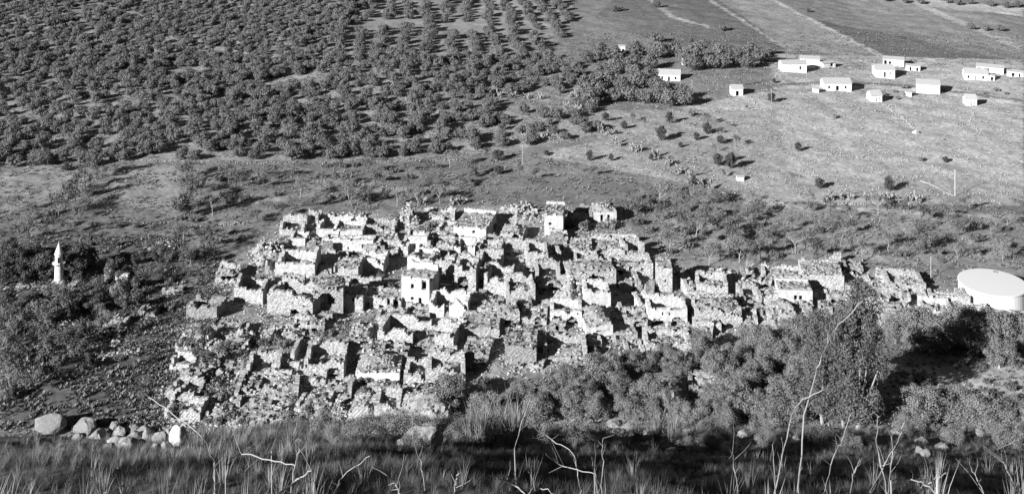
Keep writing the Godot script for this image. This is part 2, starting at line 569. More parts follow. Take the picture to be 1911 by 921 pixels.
func heap(px: float, py: float, w: float, h: float, count: int, size: float, label: String, m := "rubble") -> void:   # a fallen heap: a mound under loose stones
	var c := gp(px, py)
	var wm := metres(w, c)
	var hm := metres(h, c)
	var mb := MB.new()
	var rings := 7
	var segs := 18
	var pts := PackedVector3Array()
	for k in rings + 1:
		for s in segs:
			var a := TAU * s / segs
			var rr := float(k) / rings * wm * 0.55
			var q := Vector3(cos(a) * rr, 0, sin(a) * rr * 0.9)
			var e := 1.0 - float(k) / rings
			var y := hgt(c.x + q.x, c.z + q.z) - c.y - 0.1 + hm * e * (0.75 + fine.get_noise_2d((c.x + q.x) * 3.0, (c.z + q.z) * 3.0) * 0.9)
			pts.append(q + Vector3.UP * y)
	for k in rings:
		for s in segs:
			var a := k * segs + s
			var b := k * segs + (s + 1) % segs
			mb.quad(pts[a], pts[b], pts[b + segs], pts[a + segs])
	single("rubble_heap", mb.mesh(mats[m]), label, "rubble", "heaps of fallen stone", c)
	for k in count:
		var q := pts[rng.randi() % pts.size()]
		put_stone(c + q + Vector3(rng.randfn() * 0.2, rng.randf_range(0, 0.1), rng.randfn() * 0.2), size * rng.randf_range(0.5, 1.3), rng.randf_range(0.15, 0.4))

func stone_line(pts: Array, h: float, per: float, label: String, tone := 0.45) -> void:   # a tumbled dry stone wall along photograph points
	var mb := MB.new()
	var proto: ArrayMesh = rock_mesh(7, Vector3.ONE, 4, 0.3, mats["boulder"])
	var pv: PackedVector3Array = proto.surface_get_arrays(0)[Mesh.ARRAY_VERTEX]
	var pi: PackedInt32Array = proto.surface_get_arrays(0)[Mesh.ARRAY_INDEX]
	var first := gp(pts[0], pts[1])
	for k in range(0, pts.size() - 2, 2):
		var a := gp(pts[k], pts[k + 1])
		var b := gp(pts[k + 2], pts[k + 3])
		for s in int(a.distance_to(b) * per * 1.6):
			var p := a.lerp(b, rng.randf())
			p = on_ground(p.x + rng.randfn() * 0.25, p.z + rng.randfn() * 0.25) + Vector3.UP * h * rng.randf() * rng.randf()
			var bs := Basis(Vector3(rng.randfn(), rng.randfn(), 1).normalized(), rng.randf() * TAU).scaled(Vector3.ONE * rng.randf_range(0.1, 0.28) * (0.6 + h * 0.4))
			var k0 := mb.v.size()
			for q in pv: mb.v.append(bs * q + p - first)
			for q in pi: mb.i.append(q + k0)
	var m: StandardMaterial3D = mats["field_stone"]
	if tone < 0.4: m = mats["grey_stone"]
	single("dry_stone_wall", mb.mesh(m), label, "wall", "tumbled dry stone walls", first)

func hut(x0: float, y0: float, x1: float, y1: float, hp: float, depth: float, label: String, ridge := 0.9, ops := [], along := true) -> void:
	var a := gp(x0, y0)
	var b := gp(x1, y1)
	var right := Vector3(b.x - a.x, 0, b.z - a.z)
	var length := right.length()
	right /= length
	var back := Vector3(right.z, 0, -right.x)
	var h := metres(hp, a) - ridge * 0.8
	h = maxf(5.0, roundf((h + 0.9) / 0.32)) * 0.32 - 0.9
	var root := thing("field_hut", label, "hut", "whitewashed huts by the fields", a)
	var o2 := []
	for q in ops: o2.append([q[0], q[1], q[2] * h, q[3] * h])
	var even := func(_u: float) -> float: return h
	wall(root, "front_wall", Vector3.ZERO, right * length, 0, even, back, 0.3, o2, mats["whitewash"], 0.008, h)
	wall(root, "back_wall", back * depth, right * length + back * depth, 0, even, -back, 0.3, [], mats["whitewash"], 0.008, h)
	var gable := func(u: float) -> float: return h + (0.0 if not along else ridge * (1.0 - absf(2.0 * u - 1.0)))
	wall(root, "gable_wall", back * 0.3, back * (depth - 0.3), 0, gable, right, 0.3, [], mats["whitewash"], 0.008, h + ridge)
	wall(root, "gable_wall", right * length + back * 0.3, right * length + back * (depth - 0.3), 0, gable, -right, 0.3, [], mats["whitewash"], 0.008, h + ridge)
	var up := Vector3.UP
	for s in 2:
		var mb := MB.new()
		var e0: Vector3 = -back * 0.2 if s == 0 else back * (depth + 0.2)
		var rid := back * depth * 0.5 + up * (h + ridge + 0.12)
		var eave := e0 + up * (h + 0.04)
		mb.box(eave - right * 0.2, right * (length + 0.4), rid - eave, up * 0.1)
		part("roof_slope", mb.mesh(mats["roof_sheet"]), root)

# ---------------------------------------------------------------- the place
func _ready() -> void:
	rng.seed = 20
	broad.seed = 4; broad.frequency = 0.009; broad.fractal_octaves = 2
	mid.seed = 9; mid.frequency = 0.06; mid.fractal_octaves = 2
	fine.seed = 14; fine.frequency = 0.22; fine.fractal_octaves = 2

	var cam := Camera3D.new()
	cam.name = "camera"
	cam.position = EYE
	cam.near = 0.1
	cam.projection = Camera3D.PROJECTION_FRUSTUM      # level camera, lens shifted down
	cam.size = 921.0 / FOCAL * cam.near
	cam.frustum_offset = Vector2(0, -(460.5 - HORIZON) / FOCAL * cam.near)
	cam.far = 6000.0
	add_child(cam)
	cam.current = true

	var env := Environment.new()
	env.background_mode = Environment.BG_SKY
	var sm := ProceduralSkyMaterial.new()
	sm.sky_top_color = Color(0.42, 0.42, 0.42)
	sm.sky_horizon_color = Color(0.62, 0.62, 0.62)
	sm.ground_horizon_color = Color(0.4, 0.4, 0.4)
	sm.ground_bottom_color = Color(0.25, 0.25, 0.25)
	sm.sun_angle_max = 1.0
	var sky := Sky.new()
	sky.sky_material = sm
	env.sky = sky
	env.background_energy_multiplier = 0.27
	env.tonemap_mode = Environment.TONE_MAPPER_LINEAR
	env.tonemap_exposure = 2.55
	env.sdfgi_enabled = true
	env.ssao_enabled = true
	env.ssil_enabled = true
	var we := WorldEnvironment.new()
	we.name = "environment"
	we.environment = env
	add_child(we)

	var sun := DirectionalLight3D.new()
	sun.name = "sun"
	sun.light_energy = 1.6
	sun.light_color = Color(1, 1, 1)
	sun.light_angular_distance = 0.5
	sun.shadow_enabled = true
	var az := deg_to_rad(43.0)
	var el := deg_to_rad(22.5)
	sun.look_at_from_position(Vector3.ZERO, Vector3(cos(el) * cos(az), -sin(el), -cos(el) * sin(az)), Vector3.UP)
	add_child(sun)

	make_materials()
	build_land()
	build_village()
	build_landmarks()
	build_huts()
	build_grove()
	build_near_trees()
	build_mid_trees()
	build_walls_and_poles()
	build_foreground()
	build_cover()

func build_land() -> void:
	# [outline in the photograph, ground grey: mostly what grows or lies there, last a painted pole shadow]
	var patches := [
		[zone([0,0, 1070,0, 1060,60, 1010,100, 1080,130, 1110,200, 1120,250, 1010,270, 880,290, 640,300, 420,300, 210,300, 100,330, 0,370]), 0.2],
		[zone([1110,0, 1911,0, 1911,130, 1440,105, 1200,80, 1090,60]), 0.16],
		[zone([1115,28, 1170,-30, 1300,-30, 1475,92, 1330,97, 1210,72]), 0.115],
		[zone([1300,-30, 1400,-30, 1640,110, 1475,92]), 0.2],
		[zone([1490,28, 1560,45, 1700,70, 1911,118, 1911,130, 1670,112]), 0.1],
		[zone([1560,-20, 1700,-20, 1911,60, 1911,100, 1740,70, 1600,35]), 0.19],
		[zone([1700,-5, 1911,15, 1911,30, 1740,12]), 0.3],
		[zone([1440,100, 1911,112, 1911,205, 1440,185]), 0.27],
		[zone([1270,200, 1430,170, 1911,190, 1911,340, 1500,330, 1380,270]), 0.3],
		[zone([1100,205, 1450,205, 1480,360, 1330,350, 1000,290, 1120,260]), 0.235],
		[zone([1370,330, 1911,335, 1911,385, 1540,378, 1390,372]), 0.25],
		[zone([860,322, 1300,345, 1340,372, 1180,388, 870,384]), 0.135],
		[zone([340,310, 860,305, 880,385, 560,395, 345,395]), 0.14],
		[zone([190,320, 270,305, 350,312, 335,385, 250,392]), 0.185],
		[zone([0,360, 100,328, 190,312, 185,330, 60,385, 0,405]), 0.19],
		[zone([0,405, 120,370, 330,395, 345,440, 0,450]), 0.13],
		[zone([0,450, 330,440, 470,470, 360,690, 300,800, 0,800]), 0.085],  # darker grey over the whole west slope
		[zone([340,440, 540,400, 500,450, 470,480, 330,560, 350,470]), 0.14],
		[zone([1200,415, 1450,385, 1911,400, 1911,500, 1640,490, 1300,510, 1200,450]), 0.19],
		[zone([900,690, 1300,670, 1720,600, 1911,600, 1911,840, 850,840]), 0.14],
		[zone([960,770, 1200,755, 1330,790, 1200,840, 960,840]), 0.26],
		[zone([1670,690, 1911,670, 1911,740, 1700,745]), 0.26],
		[village_zone, 0.19],
		[zone([300,800, 335,705, 480,680, 640,720, 860,720, 870,800]), 0.14],
		[zone([1440,156, 1560,150, 1700,158, 1911,186, 1911,190, 1700,162, 1560,155, 1440,161]), 0.14],
		[zone([1440,163, 1560,157, 1700,164, 1911,192, 1911,196, 1700,169, 1560,162, 1440,168]), 0.36],
		[zone([1640,-20, 1660,-20, 1911,88, 1911,96]), 0.3],
		[zone([1185,-20, 1192,-20, 1260,30, 1330,50, 1330,54, 1255,35]), 0.26],
		[zone([1400,-20, 1408,-20, 1660,108, 1652,110]), 0.3],
		[zone([1290,-20, 1297,-20, 1480,95, 1472,95]), 0.27],
		[zone([430,378, 640,352, 860,345, 860,352, 640,360, 430,386]), 0.2],
		[zone([560,330, 700,335, 700,342, 560,338]), 0.2],
		[zone([1390,372, 1540,385, 1911,402, 1911,408, 1540,392, 1385,380]), 0.26],
		[zone([1440,455, 1560,412, 1570,416, 1450,460]), 0.12],  # long cast shadow of a telegraph pole, painted into the soil colour
	]
	var boxes := []
	for p in patches:
		var r := Rect2(p[0][0], Vector2.ZERO)
		for q in p[0]: r = r.expand(q)
		boxes.append(r)
	var rows := PackedFloat32Array()
	var d := -60.0
	while d < 3500.0:
		rows.append(d)
		if d < -32.0: d += 4.0
		elif d < 8.0: d += 1.2
		elif d < 46.0: d += 0.4
		elif d < 175.0: d += 4.0
		elif d < 460.0: d += 0.95
		elif d < 620.0: d += 1.5
		else: d *= 1.15
	var cols := 400
	var mb := MB.new()
	var w := cols + 1
	for k in rows.size():
		d = rows[k]
		var half := 34.0 + 0.5 * maxf(0.0, d) + (maxf(0, d - 620.0) * 0.6)
		for c in w:
			var x := (float(c) / cols * 2.0 - 1.0) * half
			var p := on_ground(x, -d)
			mb.v.append(p)
			var g := 0.15
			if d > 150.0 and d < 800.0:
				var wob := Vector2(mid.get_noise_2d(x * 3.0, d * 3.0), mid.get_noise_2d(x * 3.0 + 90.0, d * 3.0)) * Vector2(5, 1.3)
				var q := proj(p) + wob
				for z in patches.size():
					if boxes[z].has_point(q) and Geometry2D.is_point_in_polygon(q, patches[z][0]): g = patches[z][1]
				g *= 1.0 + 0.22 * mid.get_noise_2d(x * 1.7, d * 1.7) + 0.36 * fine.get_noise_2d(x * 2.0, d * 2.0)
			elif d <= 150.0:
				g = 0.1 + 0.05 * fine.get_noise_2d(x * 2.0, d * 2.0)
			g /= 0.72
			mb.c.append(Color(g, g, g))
	for k in rows.size() - 1:
		for c in cols:
			var a := k * w + c
			mb.i.append(a); mb.i.append(a + w); mb.i.append(a + 1)
			mb.i.append(a + 1); mb.i.append(a + w); mb.i.append(a + w + 1)
	mb.n.resize(mb.v.size())
	for k in rows.size():
		for c in w:
			var a := k * w + c
			var l := mb.v[a - 1 if c > 0 else a]
			var r := mb.v[a + 1 if c < cols else a]
			var u := mb.v[a + w if k < rows.size() - 1 else a]
			var b := mb.v[a - w if k > 0 else a]
			mb.n[a] = (r - l).cross(u - b).normalized()
			if mb.n[a].y < 0: mb.n[a] = -mb.n[a]
	var o := MeshInstance3D.new()
	o.name = "ground"
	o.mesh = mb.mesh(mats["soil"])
	o.set_meta("kind", "structure")
	add_child(o)
	tag(o, "valley floor and hillside of dry grass, fields and bare soil", "ground")

func build_village() -> void:
	var A := true   # arched opening
	var low := "low broken house walls full of rubble and shadow"
	# upper edge of the village
	house(521,440,567,438,28,5,"ruin with a jagged wall corner above a pale stone slope",{"rag":0.6,"mat":"pale_stone","front":0.6})
	house(537,459,569,459,15,5,"small roofless room with one bright smooth front wall",{"mat":"plaster","rag":0.1,"rough":0.02,"back":0.9})
	house(566,430,592,428,27,6,"roofless room at the village top with a dark arched gable",{"rag":0.5,"front":0.4,"right":1.1})
	house(590,447,676,442,19,7.5,"roofless white house above the long facade, arch in its back wall",{"mat":"plaster","rag":0.25,"rough":0.03,"back":1.35,"bop":[[0.62,0.78,0.55,1.0,A]],"op":[[0.48,0.53,0.3,0.8]],"cross":[0.34],"left":1.2})
	house(600,468,696,464,24,4.5,"long white facade with two small black windows and a niche",{"mat":"plaster","rag":0.2,"rough":0.03,"op":[[0.5,0.54,0.05,0.25],[0.78,0.83,0.15,0.5],[0.1,0.2,0.1,0.75,A]],"back":0.7,"fill":0.25})
	house(676,432,735,436,16,5,"crumbled wall group between the white house and a stone mound",{"rag":0.8,"op":[[0.6,0.75,0.0,0.7,A]]})
	house(743,476,761,476,26,5,"narrow upright wall piece beside the dark alley",{"rag":0.4,"mat":"pale_stone"})
	house(765,471,797,471,31,5,"tall white gable wall with two square windows",{"mat":"plaster","rag":0.08,"rough":0.02,"op":[[0.12,0.3,0.22,0.55],[0.55,0.75,0.22,0.55]],"back":0.8,"left":0.6})
	house(760,506,801,503,29,6,"house with a grassy roof below the two-window gable",{"mat":"plaster","rag":0.25,"fill":0.62,"fmat":"earth","back":1.1})
	house(796,480,846,474,27,6,"broken vault with a large round dark opening",{"rag":0.45,"op":[[0.15,0.6,0.0,0.8,A]],"fill":0.8,"dome":0.6,"fmat":"rubble"})
	house(846,449,907,447,25,10,"broad white house with a flat rubble roof and two black windows",{"mat":"plaster","rag":0.08,"rough":0.02,"op":[[0.24,0.34,0.1,0.36],[0.58,0.65,0.5,0.8]],"fill":0.98,"fmat":"rubble","back":1.25})
	house(806,448,848,450,17,8,"low rubble-roofed annex joined to the broad white house",{"rag":0.3,"mat":"pale_stone","fill":0.9,"fmat":"rubble","dome":0.4})
	house(933,453,976,452,21,6,"broken dome ruin with a dark vertical split",{"rag":0.5,"op":[[0.55,0.82,0.0,0.95,A]],"fill":0.85,"dome":1.0,"fmat":"rubble"})
	house(927,490,983,488,30,6,"roofless room whose bright back wall rises over a dark floor",{"rag":0.4,"front":0.25,"back":0.95})
	house(983,504,1023,501,38,6.5,"square pale house with a flat roof and one torn hole",{"rag":0.12,"mat":"pale_stone","op":[[0.45,0.9,0.3,0.62,A]],"fill":0.97,"fmat":"rubble"})
	house(1022,497,1048,494,30,5,"slanting gable fragment leaning beside the square pale house",{"rag":0.5,"shape":[1.1,0.9,0.3],"mat":"pale_stone"})
	house(1016,439,1051,439,39,7.5,"tall white tower house at the village edge, weeds on its roof",{"mat":"plaster","rag":0.06,"rough":0.02,"op":[[0.23,0.36,0.45,0.62]],"fill":1.0,"fmat":"rubble","weeds":0.35,"back":1.1})
	house(1060,418,1106,414,22,6,"overgrown wall remains between the tower house and a two-window house",{"rag":0.8,"mat":"grey_stone","front":0.5})
	house(1108,417,1151,415,21,6,"small white house with two tall dark windows, apart from the village",{"mat":"plaster","rag":0.05,"rough":0.015,"op":[[0.32,0.43,0.15,0.75],[0.6,0.69,0.2,0.7]],"fill":1.05,"fmat":"rubble","dome":0.9,"back":1.0})
	house(1112,450,1188,453,15,1.2,"long straight white wall standing alone",{"mat":"plaster","rag":0.06,"rough":0.02,"back":0.0,"left":0.0,"right":0.0,"thick":0.6})
	house(1052,480,1100,478,20,6,"collapsed house filled with stone at the village's far rim",{"rag":0.7,"fill":0.5})
	house(1100,482,1166,480,22,8,"wide collapsed house with a sunlit rubble roof and wedge shadow",{"rag":0.4,"mat":"pale_stone","fill":0.75,"fmat":"rubble","op":[[0.25,0.5,0.1,0.9]]})
	house(1168,484,1203,482,30,5,"tall thin wall corner rising from stones near the corner tower",{"rag":0.75,"shape":[0.4,0.6,1.1],"mat":"pale_stone"})
	# corner tower and what leans on it
	house(1226,545,1255,545,53,5,"square corner tower of pale stone with one small window",{"mat":"pale_stone","rag":0.05,"rough":0.03,"op":[[0.5,0.62,0.36,0.5]],"fill":1.0,"fmat":"rubble"})
	house(1140,524,1219,518,34,5.5,"long broken house wall adjoining the corner tower",{"rag":0.35,"mat":"pale_stone","op":[[0.1,0.34,0.0,0.6,A],[0.42,0.58,0.1,0.75],[0.72,0.77,0.45,0.65]],"fill":0.5})
	house(1158,546,1197,541,21,5,"small broken vault with a slit of shadow in front of the tower",{"rag":0.4,"op":[[0.55,0.75,0.0,0.9,A]],"fill":0.75,"dome":0.8,"fmat":"rubble"})
	house(1256,530,1280,524,18,4,"bit of pale wall with a thin pinnacle behind the tower",{"rag":0.9,"shape":[0.3,0.4,1.2]})
	# middle of the village, from the west side to the tower
	house(436,563,490,569,30,7,"roofless corner house with white inner walls at the village side",{"mat":"pale_stone","rag":0.2,"skew":14.0,"left":1.1,"back":0.8})
	house(513,518,587,515,29,8,"large roofless house with a smooth front and gabled end wall",{"mat":"plaster","rag":0.15,"rough":0.025,"right":1.35,"rshape":[0.85,1.15,0.9],"back":0.9})
	house(498,584,583,596,50,6.5,"massive stone block with a dark broken doorway at its foot",{"exact":1,"mat":"stone","rough":0.13,"rag":0.3,"op":[[0.5,0.72,0.0,0.33,A],[0.78,0.9,0.45,0.55]],"fill":0.8,"fmat":"rubble","shape":[0.85,1.0,1.05,0.8]})
	house(528,545,565,543,22,4,"small upper room standing on the massive block",{"mat":"pale_stone","rag":0.2})
	house(584,594,640,586,58,6.5,"house with a huge black round arch and weeds on its roof",{"rag":0.2,"mat":"stone","op":[[0.1,0.72,0.0,0.82,A]],"fill":0.9,"dome":1.0,"fmat":"earth","weeds":0.5})
	house(622,529,668,526,33,5,"sunlit block with three small dark openings near its foot",{"rag":0.12,"mat":"pale_stone","op":[[0.08,0.16,0.55,0.95],[0.5,0.62,0.05,0.3],[0.78,0.95,0.03,0.3,A]],"fill":0.95,"fmat":"rubble"})
	house(668,513,715,509,31,5.5,"slanting bright wall torn off diagonally",{"rag":0.35,"mat":"plaster","shape":[0.6,1.0,1.05,0.8],"rough":0.03})
	house(696,478,742,480,26,5,"dark alley-side house wall with a black doorway",{"rag":0.4,"mat":"stone","back":1.0,"op":[[0.5,0.65,0.0,0.5]],"front":0.6})
	house(640,552,700,550,22,5,"roofless room in shade behind the small-window block",{"rag":0.5,"front":0.5})
	house(632,581,677,581,32,5,"block with one small square window and a bright smooth face",{"rag":0.15,"mat":"pale_stone","op":[[0.56,0.66,0.62,0.82]],"fill":0.92,"fmat":"earth","weeds":0.3})
	house(678,577,748,574,24,5,"long low front with a black door and three arches",{"rag":0.15,"mat":"pale_stone","op":[[0.03,0.18,0.0,0.5,A],[0.4,0.55,0.0,0.3,A],[0.64,0.7,0.3,0.8],[0.78,0.94,0.0,0.85,A]],"fill":0.85,"fmat":"rubble"})
	house(749,573,801,573,56,6,"two-storey white house with a dark upper window and shaded ground floor",{"mat":"plaster","rag":0.06,"rough":0.02,"op":[[0.33,0.44,0.63,0.75],[0.74,0.88,0.58,0.92],[0.36,0.45,0.2,0.36],[0.6,0.74,0.08,0.34]],"fill":0.93,"fmat":"earth","back":1.15})
	house(806,550,847,548,40,5,"shadowed ruin crossed by fallen wall pieces beside the great arch",{"rag":0.7,"front":0.55,"back":1.1})
	house(848,553,888,551,66,6,"tall ruin with a great round arch below and a window above",{"rag":0.16,"mat":"pale_stone","op":[[0.14,0.62,0.05,0.62,A],[0.35,0.75,0.76,0.96]],"fill":0.68,"fmat":"rubble"})
	house(888,512,930,508,28,6,"roofless room with a sunlit back wall behind the great arch",{"rag":0.4,"front":0.4,"back":1.1})
	house(846,478,886,476,24,5,"torn wall pieces with a window hole above the great arch",{"rag":0.5,"mat":"plaster","op":[[0.3,0.7,0.2,0.7]]})
	house(800,508,846,504,26,5,"tangle of bright wall stumps between gable and arch",{"rag":0.8,"mat":"pale_stone"})
	house(888,478,928,476,22,5,"crumbled room with a pointed wall stump",{"rag":0.7,"shape":[0.5,0.5,1.2]})
	house(902,548,950,553,46,6,"ruin with a sharp wall pinnacle and stone-filled inside",{"rag":0.5,"mat":"pale_stone","shape":[0.35,1.15,0.6,0.5],"fill":0.3})
	house(945,571,999,567,42,6,"stony ruin with a ragged sunlit front ending at a dark room",{"rag":0.45,"mat":"pale_stone","shape":[0.6,0.8,1.0,1.0],"fill":0.4})
	house(1000,535,1046,530,34,6,"deeply shaded roofless room behind a stony front",{"rag":0.5,"front":0.35,"left":0.9})
	house(1062,545,1150,532,36,6.5,"house with a low wide arch high in its stony front",{"rag":0.25,"mat":"pale_stone","op":[[0.36,0.66,0.35,0.78,A]],"fill":0.9,"dome":0.8,"fmat":"earth"})
	house(1092,587,1140,582,46,6,"white house front with an arched doorway and a deep shade beside",{"mat":"plaster","rag":0.14,"rough":0.03,"op":[[0.14,0.56,0.0,0.45,A]],"fill":0.85,"fmat":"rubble"})
	house(866,586,936,581,14,5,"flat terrace of low parallel wall stubs",{"rag":0.6,"fill":0.5})
	house(801,593,872,591,37,5,"two bright triangular wall ends with a dark door between",{"mat":"plaster","rag":0.3,"rough":0.03,"shape":[0.9,0.5,0.9,1.0,0.45],"op":[[0.37,0.53,0.0,0.78,A]]})
	house(700,612,748,608,24,4.5,"bush-grown stub walls under the long low front",{"rag":0.8,"mat":"stone"})
	house(750,600,800,598,18,4.5,"shaded low room below the two-storey white house",{"rag":0.6,"front":0.5})
	# lower middle
	house(930,608,970,606,27,5,"small pale house with a half-buried arch",{"rag":0.15,"mat":"pale_stone","op":[[0.25,0.75,0.0,0.45,A]],"fill":0.85,"fmat":"earth","dome":0.5})
	house(972,607,1020,606,20,5,"low vault remains with a round hole next to the half-buried arch",{"rag":0.5,"op":[[0.55,0.82,0.1,0.85,A]],"fill":0.7,"dome":0.6,"fmat":"rubble"})
	house(1027,610,1086,608,32,6,"bright wall above two pointed dark openings",{"rag":0.2,"mat":"plaster","op":[[0.05,0.42,0.0,0.68,A],[0.5,0.88,0.0,0.62,A],[0.82,0.9,0.72,0.85]],"fill":0.85,"fmat":"rubble"})
	house(860,633,932,629,22,7,"flat earth-roofed house with a plain pale edge",{"rag":0.15,"fill":0.95,"fmat":"earth","mat":"stone"})
	house(704,646,846,656,38,7,"big roofless house with a wide gap in its bright front",{"mat":"pale_stone","rag":0.4,"op":[[0.47,0.76,0.0,1.3,A]],"back":0.9,"bop":[[0.6,0.68,0.4,0.7]]})
	house(846,634,866,632,26,4,"narrow white wall end beside a black passage",{"mat":"plaster","rag":0.4,"shape":[1.0,0.4]})
	house(942,678,1001,681,40,7,"grey weed-grown house with a dark doorway on its left corner",{"mat":"grey_stone","rag":0.15,"fill":0.95,"fmat":"earth","weeds":0.3,"op":[[0.0,0.1,0.2,0.9]]})
	house(862,676,912,674,22,6,"earth-covered room in shade beside the grey house",{"rag":0.4,"mat":"grey_stone","fill":0.7,"fmat":"earth"})
	house(1014,673,1096,674,30,6.5,"roofless room with a long sunlit back wall over a dark floor",{"rag":0.3,"front":0.3,"back":0.85})
	house(1094,635,1144,631,31,8,"house under a grassy mound with one crack in its white front",{"mat":"plaster","rag":0.12,"rough":0.03,"fill":1.0,"dome":1.4,"fmat":"earth","weeds":0.25,"op":[[0.35,0.62,0.5,0.58]]})
	house(1145,607,1170,604,26,5,"stub with a thin chimney-like stone finger",{"rag":0.8,"shape":[0.5,1.2,0.5],"mat":"pale_stone"})
	house(1166,617,1209,615,25,5,"round dark vault mouth in a rough stone wall",{"rag":0.3,"op":[[0.3,0.88,0.0,0.75,A]],"fill":0.85,"dome":0.5,"fmat":"rubble"})
	house(1210,615,1283,607,43,6,"white flat-roofed house with two slit windows above two vault mouths",{"mat":"plaster","rag":0.12,"rough":0.03,"op":[[0.0,0.46,0.0,0.4,A],[0.6,0.9,0.0,0.5,A],[0.36,0.41,0.55,0.75],[0.52,0.58,0.6,0.76]],"fill":0.95,"fmat":"rubble"})
	house(1192,580,1216,576,24,4,"upright wall pieces beside the deep shade of the white front",{"rag":0.8,"mat":"plaster"})
	house(1144,636,1190,632,15,5,"low grey roof patch among the stones",{"rag":0.3,"fill":0.9,"fmat":"earth"})
	house(1207,673,1292,664,32,7,"mound-like house of loose stone at the edge of the trees",{"rag":0.35,"mat":"pale_stone","fill":0.95,"dome":1.2,"fmat":"rubble","op":[[0.0,0.12,0.1,0.7]]})
	# eastern rows
	house(1284,556,1300,553,30,4,"lone rounded wall pillar at the east row's start",{"rag":0.7,"shape":[0.5,1.3,0.4],"mat":"pale_stone"})
	house(1300,557,1359,552,30,6,"bulky stone ruin with a pale flat top in the east row",{"rag":0.25,"mat":"pale_stone","fill":0.9,"fmat":"rubble"})
	house(1284,592,1322,590,32,5,"stone front with twin dark door holes",{"rag":0.25,"mat":"pale_stone","op":[[0.1,0.42,0.1,0.65,A],[0.5,0.85,0.1,0.65,A]],"fill":0.8,"fmat":"rubble"})
	house(1300,619,1386,602,40,7,"large tumbled ruin sloping down to a wide low arch",{"rag":0.55,"mat":"pale_stone","op":[[0.2,0.6,0.0,0.35,A]],"fill":0.75,"dome":0.8,"fmat":"rubble","shape":[0.7,1.0,0.9,0.5]})
	house(1388,575,1424,570,26,6,"dark roofless room beside the tumbled east ruin",{"rag":0.6,"front":0.4})
	house(1412,570,1454,567,24,5,"small ruin heap joined to the twin-window house",{"rag":0.6,"mat":"pale_stone","fill":0.5})
	house(1454,571,1517,574,31,6,"white house with twin arched windows and a black shaded side",{"mat":"plaster","rag":0.06,"rough":0.02,"op":[[0.47,0.57,0.4,0.72,A],[0.6,0.7,0.4,0.72,A]],"fill":0.95,"fmat":"rubble"})
	house(1424,538,1500,533,25,6,"long pale ruin with pointed wall tips behind the twin windows",{"rag":0.6,"mat":"pale_stone","fill":0.5})
	house(1500,542,1576,539,32,8,"broad flat-topped stone house with a dark end",{"rag":0.12,"mat":"pale_stone","fill":0.95,"fmat":"rubble"})
	house(1578,545,1630,541,22,6,"thin broken walls beside a shaded hollow",{"rag":0.8,"mat":"pale_stone","front":0.7})
	house(1660,554,1729,548,28,7,"rough stone house with a rubble top near the water tank",{"rag":0.3,"mat":"stone","fill":0.9,"fmat":"rubble"})
	house(1735,566,1792,566,17,4,"long low wall with a smooth face toward the water tank",{"rag":0.12,"mat":"pale_stone","back":0.6})
	house(1790,572,1812,570,21,4,"small box-like wall end below the water tank",{"rag":0.08,"mat":"pale_stone","rough":0.03,"fill":0.95,"fmat":"rubble"})
	house(1725,596,1783,593,18,6,"small roofless white room at the trees below the tank",{"mat":"plaster","rag":0.15,"rough":0.03,"op":[[0.66,0.74,0.2,1.2]],"back":1.2})
	house(1806,606,1862,600,20,5,"ruined room with a slanting pale wall under the tank",{"rag":0.5,"mat":"pale_stone","shape":[1.1,0.9,0.3]})
	house(1856,606,1908,603,15,4,"low pale wall remains right under the tank's shaded side",{"rag":0.5,"mat":"pale_stone"})
	# lower west part
	house(347,598,404,594,30,5,"overgrown grey wall stubs on the slope outside the village",{"rag":0.55,"mat":"grey_stone","weeds":0.4})
	house(357,641,400,640,22,4.5,"two grey stubs of wall on the west slope",{"rag":0.5,"mat":"grey_stone"})
	house(404,640,444,634,24,4.5,"pale cube-like wall remains on the west slope",{"rag":0.2,"mat":"stone","fill":0.8,"fmat":"rubble"})
	house(540,692,594,688,32,6.5,"roofless room with an arched door in its grey back wall",{"rag":0.2,"front":0.3,"back":0.95,"bop":[[0.65,0.88,0.15,0.75,A]],"mat":"pale_stone","left":1.0,"right":0.4})
	house(566,714,641,708,48,7,"stony ruin with one big torn hole in its front",{"rag":0.35,"mat":"pale_stone","op":[[0.55,0.92,0.15,0.6,A]],"shape":[0.7,0.8,1.0,1.0],"fill":0.8,"dome":0.4,"fmat":"rubble"})
	house(663,723,745,713,24,8,"long smooth white wall with one small door under a rubble roof",{"mat":"whitewash","rag":0.04,"rough":0.012,"op":[[0.72,0.79,0.05,0.5]],"fill":0.98,"dome":1.3,"fmat":"rubble"})
	house(648,686,712,680,24,6,"collapsed stony roof slope behind the long white wall",{"rag":0.5,"fill":0.8,"dome":0.6,"fmat":"rubble"})
	house(716,682,760,680,22,5,"small vault remains with a shaded notch above the white wall",{"rag":0.5,"op":[[0.3,0.6,0.2,0.7,A]],"fill":0.7,"fmat":"rubble"})
	house(753,722,800,719,30,5.5,"pair of bright wall pieces with a black gap between",{"mat":"pale_stone","rag":0.35,"op":[[0.68,0.98,0.0,0.9,A]]})
	house(798,726,868,708,38,6,"sunlit stony flank falling away to a broad shadow",{"rag":0.3,"mat":"pale_stone","shape":[0.6,1.0,0.9,0.35],"fill":0.7,"dome":0.6,"fmat":"rubble"})
	house(334,754,442,746,24,8,"long roofless yard with pillars and small arches at its back",{"rag":0.35,"front":0.45,"back":0.85,"bop":[[0.36,0.44,0.1,0.8],[0.54,0.62,0.1,0.65,A],[0.66,0.8,0.1,0.65,A]],"left":1.1})
	house(458,714,520,707,36,6,"ragged gable with a black room beside it",{"rag":0.5,"mat":"pale_stone","shape":[0.5,0.6,1.1,0.8],"front":0.8})
	var jumble := "low rubble-filled ruins"
	house(438,770,502,766,24,5,low,{"rag":0.9,"front":0.35,"right":0.4,"spill":9.0,"group":jumble})
